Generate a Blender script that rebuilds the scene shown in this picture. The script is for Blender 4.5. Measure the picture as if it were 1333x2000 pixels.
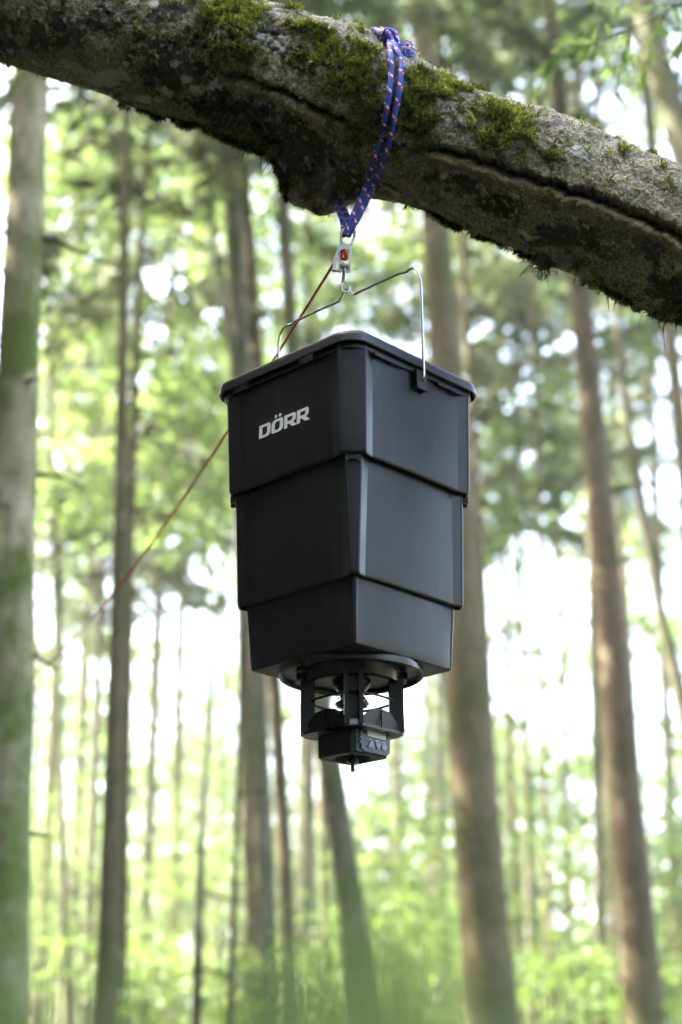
import bpy, bmesh, math, random
import numpy as np
from mathutils import Vector, Matrix
from mathutils.bvhtree import BVHTree

for o in list(bpy.data.objects):
    bpy.data.objects.remove(o)
SC = bpy.context.scene
COL = SC.collection
R = math.radians
rng = np.random.default_rng(7)
random.seed(7)

# ------------------------------------------------------------------ camera
HC = 0.75                       # lens height above the forest floor
FPX, PITCH, ROLL, YAW = 3192.5, R(20.662), R(-0.6364), R(-0.3139)
cp, sp = math.cos(PITCH), math.sin(PITCH)
FW = np.array([math.sin(YAW) * cp, math.cos(YAW) * cp, sp])
RT0 = np.array([math.cos(YAW), -math.sin(YAW), 0.0])
UP0 = np.cross(RT0, FW)
RT = RT0 * math.cos(ROLL) + UP0 * math.sin(ROLL)
UP = -RT0 * math.sin(ROLL) + UP0 * math.cos(ROLL)
CAM = np.array([0.0, 0.0, HC])
cd = bpy.data.cameras.new('camera')
cam = bpy.data.objects.new('camera', cd)
COL.objects.link(cam)
cam.matrix_world = Matrix(((RT[0], UP[0], -FW[0], CAM[0]), (RT[1], UP[1], -FW[1], CAM[1]),
                           (RT[2], UP[2], -FW[2], CAM[2]), (0, 0, 0, 1)))
cd.sensor_fit = 'VERTICAL'; cd.sensor_height = 36.0; cd.sensor_width = 24.0
cd.lens = FPX / 2000 * 36
cd.clip_start = 0.02; cd.clip_end = 2000
cd.dof.use_dof = True; cd.dof.focus_distance = 2.63; cd.dof.aperture_fstop = 2.6
SC.camera = cam

# ------------------------------------------------------------------ daylight
SUN_EL, SUN_AZ = R(50), math.atan2(-0.96, 0.10)     # azimuth from +Y towards +X: the sun stands to the left
w = bpy.data.worlds.new('World'); SC.world = w; w.use_nodes = True
nt = w.node_tree; nt.nodes.clear()
sky = nt.nodes.new('ShaderNodeTexSky'); sky.sky_type = 'NISHITA'; sky.sun_disc = False
sky.sun_elevation = SUN_EL; sky.sun_rotation = SUN_AZ
sky.air_density = 1.0; sky.dust_density = 7.0; sky.ozone_density = 0.4
bg = nt.nodes.new('ShaderNodeBackground'); bg.inputs['Strength'].default_value = 0.15
ow = nt.nodes.new('ShaderNodeOutputWorld')
nt.links.new(sky.outputs[0], bg.inputs[0]); nt.links.new(bg.outputs[0], ow.inputs[0])
sl = bpy.data.lights.new('sun', 'SUN'); sl.energy = 4.0; sl.angle = R(0.5); sl.color = (1.0, 0.95, 0.85)
sun = bpy.data.objects.new('sun', sl); COL.objects.link(sun)
sdir = Vector((math.sin(SUN_AZ) * math.cos(SUN_EL), math.cos(SUN_AZ) * math.cos(SUN_EL), math.sin(SUN_EL)))
sun.rotation_euler = (-sdir).to_track_quat('-Z', 'Y').to_euler(); sun.location = sdir * 60
SC.view_settings.view_transform = 'Standard'; SC.view_settings.look = 'None'
SC.view_settings.exposure = 3.92; SC.view_settings.gamma = 1.0
SC.view_settings.use_curve_mapping = False
SC.render.engine = 'CYCLES'
cy = SC.cycles
cy.use_denoising = True; cy.denoiser = 'OPENIMAGEDENOISE'; cy.sample_clamp_indirect = 6.0
cy.max_bounces = 8; cy.diffuse_bounces = 4; cy.glossy_bounces = 3; cy.transmission_bounces = 5
cy.transparent_max_bounces = 4; cy.caustics_reflective = False; cy.caustics_refractive = False

# ------------------------------------------------------------------ helpers
def at(px, py, Y):
    """world point on the vertical plane y=Y that stands where the photograph shows (px, py)"""
    d = FW + RT * ((px - 666.5) / FPX) + UP * ((1000 - py) / FPX)
    return CAM + d * (Y / d[1])
def ray(px, py):
    d = FW + RT * ((px - 666.5) / FPX) + UP * ((1000 - py) / FPX)
    return Vector(CAM), Vector(d).normalized()
def proj(P):
    v = np.asarray(P) - CAM; d = v @ FW
    return np.stack([666.5 + FPX * (v @ RT) / d, 1000 - FPX * (v @ UP) / d], -1)

def _h(ix, iy, iz, s):
    n = (ix.astype(np.int64) * 374761393 + iy.astype(np.int64) * 668265263 + iz.astype(np.int64) * 1442695041 + s * 974634777)
    n = (n ^ (n >> 13)) * 1274126177
    n = n & 0x7fffffff
    n = (n ^ (n >> 16)) & 0xffff
    return n / 65535.0
def vnoise(P, sc, seed=0):
    q = np.asarray(P) * sc + 1000.0
    i = np.floor(q).astype(np.int64); f = q - i; f = f * f * (3 - 2 * f)
    out = 0
    for a in (0, 1):
        for b in (0, 1):
            for c in (0, 1):
                wgt = (f[..., 0] if a else 1 - f[..., 0]) * (f[..., 1] if b else 1 - f[..., 1]) * (f[..., 2] if c else 1 - f[..., 2])
                out = out + wgt * _h(i[..., 0] + a, i[..., 1] + b, i[..., 2] + c, seed)
    return out
def fbm(P, sc, oct=4, seed=0, gain=.5):
    o = 0; amp = 1; tot = 0
    for k in range(oct):
        o = o + amp * vnoise(P, sc * 2.03 ** k, seed + k * 17); tot += amp; amp *= gain
    return o / tot
def sstep(a, b, x):
    t = np.clip((x - a) / (b - a), 0, 1); return t * t * (3 - 2 * t)

def link(name, me, mat=None, parent=None, loc=None):
    o = bpy.data.objects.new(name, me); COL.objects.link(o)
    if mat is not None:
        for m in (mat if isinstance(mat, (list, tuple)) else [mat]): me.materials.append(m)
    if parent is not None: o.parent = parent
    if loc is not None: o.location = loc
    return o
def npmesh(name, V, F, smooth=False, sharp=None):
    """V (n,3); F (m,k) all faces of one size"""
    V = np.ascontiguousarray(V, np.float32); F = np.ascontiguousarray(F, np.int32)
    me = bpy.data.meshes.new(name); m, k = F.shape
    me.vertices.add(len(V)); me.vertices.foreach_set('co', V.ravel())
    me.loops.add(m * k); me.loops.foreach_set('vertex_index', F.ravel())
    me.polygons.add(m); me.polygons.foreach_set('loop_start', np.arange(0, m * k, k, dtype=np.int32))
    try: me.polygons.foreach_set('loop_total', np.full(m, k, np.int32))
    except Exception: pass
    me.update(calc_edges=True)
    if smooth: me.polygons.foreach_set('use_smooth', np.ones(m, bool))
    if sharp is not None: me.set_sharp_from_angle(angle=R(sharp))
    return me
def fattr(me, name, vals, domain='POINT'):
    a = me.attributes.new(name, 'FLOAT', domain); a.data.foreach_set('value', np.ascontiguousarray(vals, np.float32))
def empty(name, loc=(0, 0, 0), rz=0.0):
    o = bpy.data.objects.new(name, None); COL.objects.link(o); o.location = loc; o.rotation_euler = (0, 0, rz)
    o.empty_display_size = .1
    return o
def tag(o, label, cat, group=None, kind=None):
    o['label'] = label; o['category'] = cat
    if group: o['group'] = group
    if kind: o['kind'] = kind
    return o

def frames(P):
    P = np.asarray(P, float); T = np.gradient(P, axis=0); T /= np.linalg.norm(T, axis=1)[:, None] + 1e-12
    N = np.zeros_like(P); a = np.array([0, 0, 1.0]) if abs(T[0, 2]) < .9 else np.array([1.0, 0, 0])
    n = a - T[0] * (a @ T[0]); n /= np.linalg.norm(n)
    for i in range(len(P)):
        n = n - T[i] * (n @ T[i]); n /= np.linalg.norm(n) + 1e-12; N[i] = n
    return T, N, np.cross(T, N)
def tube_vf(P, r, seg=10, caps=True, base=0):
    P = np.asarray(P, float); n = len(P); r = np.broadcast_to(np.asarray(r, float), (n,))
    T, N, B = frames(P)
    th = np.linspace(0, 2 * np.pi, seg, endpoint=False)
    V = P[:, None] + r[:, None, None] * (N[:, None] * np.cos(th)[None, :, None] + B[:, None] * np.sin(th)[None, :, None])
    V = V.reshape(-1, 3)
    i, j = np.meshgrid(np.arange(n - 1), np.arange(seg), indexing='ij')
    j2 = (j + 1) % seg
    F = np.stack([i * seg + j, i * seg + j2, (i + 1) * seg + j2, (i + 1) * seg + j], -1).reshape(-1, 4)
    if caps:
        V = np.vstack([V, P[0], P[-1]]); c0 = n * seg; jj = np.arange(0, seg, 2)
        e = (jj + 1) % seg; e2 = (jj + 2) % seg
        F = np.vstack([F, np.stack([np.full(len(jj), c0), e2, e, jj], -1),
                       np.stack([np.full(len(jj), c0 + 1), (n - 1) * seg + jj, (n - 1) * seg + e, (n - 1) * seg + e2], -1)])
    return V, F + base
def join_vf(parts):
    Vs, Fs, b = [], [], 0
    for V, F in parts:
        Vs.append(V); Fs.append(F + b); b += len(V)
    return np.vstack(Vs), np.vstack(Fs)
def tube(name, P, r, mat, parent=None, seg=10):
    V, F = tube_vf(P, r, seg); return link(name, npmesh(name, V, F, True, 50), mat, parent)
def spline(pts, n):
    """Catmull-Rom through pts, n samples"""
    p = np.asarray(pts, float); p = np.vstack([2 * p[0] - p[1], p, 2 * p[-1] - p[-2]])
    m = len(p) - 3; u = np.linspace(0, m - 1e-9, n); i = u.astype(int); t = (u - i)[:, None]
    a, b, c, d = p[i], p[i + 1], p[i + 2], p[i + 3]
    return .5 * (2 * b + (c - a) * t + (2 * a - 5 * b + 4 * c - d) * t ** 2 + (3 * b - a - 3 * c + d) * t ** 3)
def resample(P, n):
    P = np.asarray(P); s = np.r_[0, np.cumsum(np.linalg.norm(np.diff(P, axis=0), axis=1))]
    u = np.linspace(0, s[-1], n); return np.stack([np.interp(u, s, P[:, k]) for k in range(3)], -1)
def lathe_vf(prof, seg=48):
    """prof list of (r, z), closed loops are made by repeating the first point"""
    prof = np.asarray(prof, float); th = np.linspace(0, 2 * np.pi, seg, endpoint=False); n = len(prof)
    V = np.stack([prof[:, 0][:, None] * np.cos(th), prof[:, 0][:, None] * np.sin(th), np.repeat(prof[:, 1][:, None], seg, 1)], -1).reshape(-1, 3)
    i, j = np.meshgrid(np.arange(n - 1), np.arange(seg), indexing='ij'); j2 = (j + 1) % seg
    return V, np.stack([i * seg + j, i * seg + j2, (i + 1) * seg + j2, (i + 1) * seg + j], -1).reshape(-1, 4)
def bm_obj(name, bm, mat, parent=None, bevel=0, seg=2, smooth=35):
    if bevel:
        bmesh.ops.bevel(bm, geom=[e for e in bm.edges if e.calc_face_angle(0) > .4], offset=bevel, segments=seg, affect='EDGES', profile=.6, clamp_overlap=True)
    bmesh.ops.recalc_face_normals(bm, faces=bm.faces)
    me = bpy.data.meshes.new(name); bm.to_mesh(me); bm.free()
    for p in me.polygons: p.use_smooth = True
    me.set_sharp_from_angle(angle=R(smooth))
    return link(name, me, mat, parent)
def add_box(bm, c, u, v, wv, hu, hv, hw):
    """box at c with half sizes along unit axes u, v, w"""
    c, u, v, wv = Vector(c), Vector(u), Vector(v), Vector(wv); vs = []
    for a in (-1, 1):
        for b in (-1, 1):
            for d in (-1, 1): vs.append(bm.verts.new(c + u * hu * a + v * hv * b + wv * hw * d))
    for f in ((0, 1, 3, 2), (4, 6, 7, 5), (0, 4, 5, 1), (2, 3, 7, 6), (0, 2, 6, 4), (1, 5, 7, 3)): bm.faces.new([vs[k] for k in f])
def prism(bm, pts, ax):
    """extrude the planar loop pts by the vector ax"""
    a = [bm.verts.new(Vector(p)) for p in pts]; b = [bm.verts.new(Vector(p) + Vector(ax)) for p in pts]
    bm.faces.new(a); bm.faces.new(b[::-1]); n = len(a)
    for i in range(n): bm.faces.new((a[i], b[i], b[(i + 1) % n], a[(i + 1) % n]))

# ------------------------------------------------------------------ materials
def mat(name):
    m = bpy.data.materials.new(name); m.use_nodes = True; t = m.node_tree
    return m, t, t.nodes['Principled BSDF']
def N(t, kind, **kw):
    n = t.nodes.new(kind)
    for k, v in kw.items():
        if k.startswith('i_'): n.inputs[k[2:].replace('_', ' ')].default_value = v
        else: setattr(n, k, v)
    return n
def noise(t, scale, detail=4, rough=.6, vec=None):
    n = N(t, 'ShaderNodeTexNoise'); n.inputs['Scale'].default_value = scale; n.inputs['Detail'].default_value = detail
    n.inputs['Roughness'].default_value = rough
    if vec is not None: t.links.new(vec, n.inputs['Vector'])
    return n
def ramp(t, fac, stops):
    r = N(t, 'ShaderNodeValToRGB'); e = r.color_ramp.elements
    while len(e) < len(stops): e.new(.5)
    for k, (p, c) in enumerate(stops):
        e[k].position = p; e[k].color = (*c, 1) if len(c) == 3 else c
    t.links.new(fac, r.inputs['Fac']); return r
def mixc(t, fac, a, b):
    m = N(t, 'ShaderNodeMix', data_type='RGBA')
    for sock, v in ((m.inputs[0], fac), (m.inputs[6], a), (m.inputs[7], b)):
        if isinstance(v, (int, float)): sock.default_value = v
        elif isinstance(v, tuple): sock.default_value = (*v, 1)
        else: t.links.new(v, sock)
    return m.outputs[2]
def bump(t, bs, h, strength, dist):
    b = N(t, 'ShaderNodeBump'); b.inputs['Strength'].default_value = strength; b.inputs['Distance'].default_value = dist
    t.links.new(h, b.inputs['Height']); t.links.new(b.outputs[0], bs.inputs['Normal'])
def coord(t): return N(t, 'ShaderNodeTexCoord').outputs['Object']

def plastic(name, col, rough, spec=.5, grain=900, gs=.08):
    m, t, b = mat(name); c = coord(t)
    n1 = noise(t, 14, 4, .6, c); n2 = noise(t, grain, 2, .5, c)
    dust = noise(t, 420, 1, .4, c); dm = ramp(t, dust.outputs[0], [(.745, (0, 0, 0)), (.77, (1, 1, 1))])
    base = mixc(t, n1.outputs[0], tuple(x * .8 for x in col), tuple(x * 1.25 for x in col))
    dd = N(t, 'ShaderNodeMath', operation='MULTIPLY'); dd.inputs[1].default_value = .16; t.links.new(dm.outputs[0], dd.inputs[0])
    mpz = N(t, 'ShaderNodeMapping'); mpz.inputs['Scale'].default_value = (1, 1, .12); t.links.new(c, mpz.inputs['Vector'])
    stx = noise(t, 55, 5, .7, mpz.outputs[0]); sm_ = ramp(t, stx.outputs[0], [(.52, (0, 0, 0)), (.75, (.32, .32, .32))])
    base = mixc(t, sm_.outputs[0], base, (.035, .034, .028))
    base = mixc(t, dd.outputs[0], base, (.30, .30, .27)); t.links.new(base, b.inputs['Base Color'])
    rr = N(t, 'ShaderNodeMapRange'); rr.inputs[3].default_value = rough - .10; rr.inputs[4].default_value = rough + .12
    t.links.new(n1.outputs[0], rr.inputs[0]); t.links.new(rr.outputs[0], b.inputs['Roughness'])
    b.inputs['Specular IOR Level'].default_value = spec
    bump(t, b, n2.outputs[0], gs, .0006); return m
def metal(name, col, rough):
    m, t, b = mat(name); c = coord(t); n = noise(t, 160, 4, .65, c)
    t.links.new(mixc(t, n.outputs[0], tuple(x * .75 for x in col), col), b.inputs['Base Color'])
    b.inputs['Metallic'].default_value = 1; b.inputs['Roughness'].default_value = rough
    bump(t, b, n.outputs[0], .1, .0005); return m
def flat(name, col, rough=.5, spec=.5):
    m, t, b = mat(name); n = noise(t, 60, 3, .6, coord(t))
    t.links.new(mixc(t, n.outputs[0], tuple(x * .88 for x in col), tuple(min(1, x * 1.08) for x in col)), b.inputs['Base Color'])
    b.inputs['Roughness'].default_value = rough; b.inputs['Specular IOR Level'].default_value = spec; return m
def leafmat(name, c0, c1, trans, c2=None, spec=.3):
    m, t, b = mat(name); a = N(t, 'ShaderNodeAttribute', attribute_name='tint')
    stops = [(0, c0), (1, c1)] if c2 is None else [(0, c0), (.7, c1), (1, c2)]
    r = ramp(t, a.outputs['Fac'], stops)
    t.links.new(r.outputs[0], b.inputs['Base Color']); b.inputs['Roughness'].default_value = .5
    b.inputs['Specular IOR Level'].default_value = spec
    tr = N(t, 'ShaderNodeBsdfTranslucent'); g = N(t, 'ShaderNodeMix', data_type='RGBA', blend_type='MULTIPLY'); g.inputs[0].default_value = 1
    t.links.new(r.outputs[0], g.inputs[6]); g.inputs[7].default_value = (1.25, 1.36, .74, 1)
    t.links.new(g.outputs[2], tr.inputs['Color'])
    mx = N(t, 'ShaderNodeMixShader'); mx.inputs[0].default_value = trans
    t.links.new(b.outputs[0], mx.inputs[1]); t.links.new(tr.outputs[0], mx.inputs[2])
    t.links.new(mx.outputs[0], t.nodes['Material Output'].inputs['Surface']); return m
def barkmat(name, dark, light, moss, amount, sc=1.0):
    m, t, b = mat(name); c = coord(t)
    mp = N(t, 'ShaderNodeMapping'); mp.inputs['Scale'].default_value = (1, 1, .35); t.links.new(c, mp.inputs['Vector'])
    n1 = noise(t, 22 * sc, 6, .65, mp.outputs[0]); n2 = noise(t, 2.3 * sc, 4, .6, c); n3 = noise(t, 60 * sc, 3, .6, mp.outputs[0])
    base = ramp(t, n1.outputs[0], [(.3, dark), (.7, light)]).outputs[0]
    mk = ramp(t, n2.outputs[0], [(.62 - amount * .35, (0, 0, 0)), (.75 - amount * .3, (1, 1, 1))])
    t.links.new(mixc(t, mk.outputs[0], base, mixc(t, n3.outputs[0], tuple(x * .5 for x in moss), moss)), b.inputs['Base Color'])
    b.inputs['Roughness'].default_value = .9; b.inputs['Specular IOR Level'].default_value = .2
    bump(t, b, n1.outputs[0], .7, .012); return m

M = {}
M['black'] = plastic('black_plastic', (.0045, .0060, .0066), .34, .38)
M['lid'] = plastic('lid_plastic', (.0065, .008, .0085), .38, .42)
M['gloss'] = plastic('glossy_black_plastic', (.005, .006, .006), .28, .45, gs=.03)
M['matte'] = plastic('matte_black_plastic', (.006, .007, .007), .42, .4)
M['print'] = flat('pale_grey_print', (.72, .76, .76), .55)
M['lcd'] = flat('grey_display', (.62, .66, .60), .25)
M['button'] = flat('grey_rubber_button', (.21, .22, .235), .5)
M['steel'] = metal('galvanised_steel', (.62, .61, .52), .25)
M['zinc'] = metal('zinc_plated_steel', (.50, .51, .47), .30)
M['cord'] = flat('red_cord', (.50, .016, .022), .8, .2)
M['seed'] = flat('maize_grains', (.45, .28, .06), .6)
M['leaf_willow'] = leafmat('willow_leaf', (.10, .15, .05), (.17, .235, .085), .55)
M['spruce'] = leafmat('spruce_needles', (.05, .068, .036), (.10, .12, .062), .38, (.16, .17, .085))
M['beech'] = leafmat('beech_leaves', (.07, .105, .048), (.13, .178, .082), .55, (.185, .225, .115))
M['bush'] = leafmat('bush_leaves', (.075, .115, .035), (.135, .19, .06), .5, (.21, .25, .10))
M['grass'] = leafmat('grass_blades', (.13, .18, .075), (.20, .255, .12), .5)
M['twig'] = barkmat('dead_twig_bark', (.035, .03, .022), (.10, .085, .06), (.05, .07, .02), .3)
M['bark_moss'] = barkmat('mossy_bark', (.16, .135, .08), (.38, .335, .215), (.10, .125, .025), .6)
M['bark_grey'] = barkmat('grey_bark', (.075, .066, .044), (.165, .147, .10), (.085, .097, .038), .55)
M['bark_brown'] = barkmat('brown_bark', (.070, .055, .029), (.155, .126, .070), (.09, .09, .032), .5)
M['bark_red'] = barkmat('reddish_bark', (.058, .044, .025), (.130, .102, .058), (.075, .07, .03), .35)

# ------------------------------------------------------------------ ground
def ground_h(x, y):
    P = np.stack([np.asarray(x, float), np.asarray(y, float), np.zeros_like(np.asarray(x, float))], -1)
    return (fbm(P, .25, 3, 3) - .5) * .25 * np.clip((np.hypot(P[..., 0], P[..., 1] - 1) - 2) / 6, 0, 1)
g = np.r_[np.linspace(-900, -70, 12), np.linspace(-60, 60, 121), np.linspace(70, 900, 12)]
gx, gy = np.meshgrid(g, g, indexing='ij'); n = len(g)
V = np.stack([gx, gy, ground_h(gx, gy)], -1).reshape(-1, 3)
i, j = np.meshgrid(np.arange(n - 1), np.arange(n - 1), indexing='ij')
F = np.stack([i * n + j, (i + 1) * n + j, (i + 1) * n + j + 1, i * n + j + 1], -1).reshape(-1, 4)
m, t, b = mat('forest_floor'); c = coord(t)
n1 = noise(t, 1.2, 6, .65, c); n2 = noise(t, 25, 5, .7, c)
gcol = ramp(t, n1.outputs[0], [(.35, (.03, .024, .013)), (.52, (.035, .046, .014)), (.7, (.055, .078, .022))])
t.links.new(mixc(t, n2.outputs[0], gcol.outputs[0], (.055, .046, .028)), b.inputs['Base Color']); b.inputs['Roughness'].default_value = .95
bump(t, b, n2.outputs[0], .8, .03)
link('ground', npmesh('ground', V, F, True), m)['kind'] = 'structure'

# ------------------------------------------------------------------ foliage generators
def leaf_quads(C, D, L, W, fold=.12):
    """rhombic leaves at C pointing along D, lengths L, widths W; each a single slightly bent quad"""
    n = len(C); D = D / (np.linalg.norm(D, axis=1)[:, None] + 1e-9)
    rnd = rng.normal(size=(n, 3)); S = np.cross(D, rnd); S /= np.linalg.norm(S, axis=1)[:, None] + 1e-9
    Nn = np.cross(D, S); L = np.asarray(L)[:, None]; W = np.asarray(W)[:, None]
    mid = C + D * L * .45
    V = np.stack([C, mid + S * W * .5 + Nn * L * fold, C + D * L, mid - S * W * .5 + Nn * L * fold], 1).reshape(-1, 3)
    return V, np.arange(4 * n).reshape(n, 4)
def leafmesh(name, V, F, tint, woodV=None, woodF=None):
    nl = len(F)
    if woodV is not None:
        V, F = join_vf([(V, F), (woodV, woodF)]); tint = np.r_[tint, np.zeros(len(F) - nl)]
    me = npmesh(name, V, F)
    fattr(me, 'tint', tint, 'FACE')
    if woodV is not None:
        me.polygons.foreach_set('material_index', (np.arange(len(F)) >= nl).astype(np.int32))
    return me
def thin_tubes(lines, r0, r1, seg=4):
    return join_vf([tube_vf(P, np.linspace(r0, r1, len(P)), seg, False) for P in lines])
def spruce_crown(H, Rr, seed, dens=1.0, sparse=0.0):
    r = np.random.default_rng(seed); C = []; D = []; L = []; lines = []
    z = 0.15
    while z < H - .3:
        k = 1 - z / H; rad = Rr * (k ** .75) * r.uniform(.75, 1.1)
        for q in range(r.integers(4, 7)):
            if r.random() < sparse * (1 - .3 * z / H): continue
            a = r.uniform(0, 2 * np.pi); l = rad * r.uniform(.6, 1.15); dr = r.uniform(.12, .40)
            tt = np.linspace(0, 1, 7); hd = np.array([np.cos(a), np.sin(a), 0]); sd = np.array([-np.sin(a), np.cos(a), 0])
            P = hd * (l * tt)[:, None] + np.array([0, 0, 1.0]) * (z - dr * l * np.sin(tt * 2.1))[:, None] + sd * (r.normal() * .12 * l * tt ** 2)[:, None]
            lines.append(P)
            m_ = int(l * 26 * dens) + 6; ts = r.uniform(.12, 1, m_) ** .8
            Q = np.stack([np.interp(ts, tt, P[:, c]) for c in range(3)], -1)
            side = r.choice([-1, 1], m_)[:, None]; reach = (r.uniform(.05, .5, m_) * (1.15 - ts) * min(1, l))[:, None]
            sub = np.linspace(.0, 1, 4)
            for s_ in sub:
                C.append(Q + (sd * side * .9 + hd * .45) * reach * s_ + np.array([0, 0, -1]) * reach * s_ * r.uniform(.3, 1.0, (m_, 1)))
                D.append(sd * side * .7 + hd * .6 + np.array([0, 0, -1]) * r.uniform(.1, .9, (m_, 1)) + r.normal(size=(m_, 3)) * .35)
                L.append(r.uniform(.09, .20, m_))
        z += r.uniform(.28, .5)
    C = np.vstack(C); D = np.vstack(D); L = np.concatenate(L)
    V, F = leaf_quads(C, D, L, L * r.uniform(.28, .5, len(L)), .05)
    tint = np.clip(vnoise(C, 1.3, seed) * .8 + r.normal(size=len(C)) * .15, 0, 1)
    wV, wF = thin_tubes(lines, .018, .005)
    return leafmesh('crown', V, F, tint, wV, wF)
def spray_points(r, blobs, per):
    """leaf sprays spread through ellipsoidal boughs [(x,y,z,rx,ry,rz,n)] -> leaf origins, directions"""
    C, D, stems = [], [], []
    for (x, y, z, rx, ry, rz, n_) in blobs:
        u = r.normal(size=(n_, 3)); u /= np.linalg.norm(u, axis=1)[:, None]; u *= r.uniform(0, 1, (n_, 1)) ** .45
        O = np.array([x, y, z]) + u * np.array([rx, ry, rz])
        dd = u + r.normal(size=(n_, 3)) * .6; dd[:, 2] *= .35; dd /= np.linalg.norm(dd, axis=1)[:, None]
        ln = r.uniform(.2, .45, n_)
        for k in range(per):
            f = (k + .5) / per
            sd = np.cross(dd, np.array([0, 0, 1.0])); sd /= np.linalg.norm(sd, axis=1)[:, None] + 1e-9
            sgn = 1 if k % 2 else -1
            C.append(O + dd * (ln * f)[:, None] + r.normal(size=(n_, 3)) * .015)
            D.append(dd * .8 + sd * sgn * .8 + np.array([0, 0, -.35]) + r.normal(size=(n_, 3)) * .35)
    return np.vstack(C), np.vstack(D)
def broad_foliage(name, blobs, seed, per=9, leaf=.08, wood=None):
    r = np.random.default_rng(seed); C, D = spray_points(r, blobs, per); L = r.uniform(.65, 1.2, len(C)) * leaf
    V, F = leaf_quads(C, D, L, L * r.uniform(.5, .7, len(L)))
    tint = np.clip(vnoise(C, .9, seed) * .7 + .1 + r.normal(size=len(C)) * .18, 0, 1)
    if wood: return leafmesh(name, V, F, tint, *thin_tubes(wood, .02, .006))
    return leafmesh(name, V, F, tint)

# ------------------------------------------------------------------ trees
def trunk_mesh(P, r, seed, seg=20, lump=.06):
    V, F = tube_vf(P, r, seg, True); n_ = len(P) * seg
    T, Nn, B = frames(P)
    cen = np.repeat(P, seg, 0); out = V[:n_] - cen; rr = np.linalg.norm(out, axis=1)[:, None] + 1e-9
    d = (fbm(V[:n_] * np.array([1, 1, .45]), 5.0, 4, seed) - .5) * 2 * lump + (vnoise(V[:n_] * np.array([1, 1, .3]), 34, seed + 5) - .5) * lump * .8
    V[:n_] += out * d[:, None]
    return npmesh('trunk', V, F, True)
def trunk_path(pts, Y, H):
    """pts [(px,py,width_px)] of the trunk axis on the plane y=Y, carried down to the floor and up to height H"""
    W = np.array([at(a, b, Y) for a, b, _ in pts])
    rad = np.array([c / 2 * Y / (FPX * (FW @ np.array([0, 1, 0]))) * .97 for _, _, c in pts])
    o = np.argsort(W[:, 2]); W = W[o]; rad = rad[o]
    d0 = (W[min(1, len(W) - 1)] - W[0]); d0 = d0 / d0[2] if len(W) > 1 else np.array([0, 0, 1.0])
    lo = W[0] - np.array([d0[0], 0, 1]) * (W[0][2] + .1); lo[0] = W[0][0] - np.clip(d0[0], -.12, .12) * (W[0][2] + .1)
    d1 = W[-1] - W[-2]; d1 = d1 / d1[2]; dz = max(H - W[-1][2], .5)
    hi = W[-1] + np.array([np.clip(d1[0], -.06, .06) * dz, 0, dz])
    K = np.vstack([lo, W, hi]); k0 = rad[0] * 1.12
    rr = np.r_[k0, rad, max(.02, rad[-1] * .25)]
    zz = np.unique(np.r_[np.linspace(K[0, 2], 0.6, 6), np.linspace(.7, H, 70)])
    P = np.stack([np.interp(zz, K[:, 2], K[:, 0]), np.full(len(zz), Y) + (vnoise(np.stack([zz, zz * 0 + Y, zz * 0], -1), .4, 3) - .5) * .06, zz], -1)
    ks = np.ones(7) / 7; px = np.pad(P[:, 0], 3, mode='edge'); P[:, 0] = np.convolve(px, ks, 'valid')
    q = np.interp(zz, K[:, 2], rr); q = q * (1 + .45 * np.exp(-np.clip(zz, 0, None) / .18))
    return P, q
SPR = [spruce_crown(11, 2.3, 11, .7, .40), spruce_crown(12, 2.0, 12, .8, .50), spruce_crown(10, 2.6, 13, .7, .50), spruce_crown(12, 2.6, 14, 1.1, .0)]
SPR[3].materials.append(M['spruce']); SPR[3].materials.append(M['twig'])
def dead_twigs(root, P, q, seed, zs):
    r = np.random.default_rng(seed)
    for (z, a, l) in zs:
        k = int(np.argmin(abs(P[:, 2] - z))); d = np.array([np.cos(a), np.sin(a), r.uniform(-.35, .2)])
        tt = np.linspace(0, 1, 6)[:, None]
        Q = P[k] + d * (q[k] * .6 + l * tt) + np.array([0, 0, -1]) * (l * .25 * tt ** 2) + r.normal(size=(6, 3)) * .02 * l
        V, F = tube_vf(Q, np.linspace(.011, .003, 6) * (1 + l * .4), 6)
        link('dead_branch', npmesh('dead_branch', V, F, True), M['twig'], root)
def tree(name, label, cat, Y, pts, H, bark, crown=None, base=8.0, sc=1.0, seed=1, twigs=(), group='trees of the wood', lump=.06, seg=20):
    P, q = trunk_path(pts, Y, H)
    b0 = P[0].copy(); b0[2] = 0
    root = empty(name, b0); tag(root, label, cat, group)
    link('trunk', trunk_mesh(P - b0, q, seed, seg, lump), M[bark], root)
    if crown is not None:
        k = int(np.argmin(abs(P[:, 2] - base)))
        me = SPR[crown]
        o = bpy.data.objects.new('crown', me); COL.objects.link(o); o.parent = root
        o.location = (P[k] - b0); h = {0: 11, 1: 12, 2: 10}[crown]
        o.scale = (sc, sc, (H - base + .5) / h); o.rotation_euler = (0, 0, seed * 1.7)
        if not me.materials:
            me.materials.append(M['spruce']); me.materials.append(M['twig'])
    dead_twigs(root, P - b0, q, seed, twigs)
    return root

def rtw(seed, n, z0, z1, l=.4):
    r = np.random.default_rng(seed)
    return [(r.uniform(z0, z1), r.uniform(0, 6.28), l * r.uniform(.5, 1.3)) for _ in range(n)]

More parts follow.
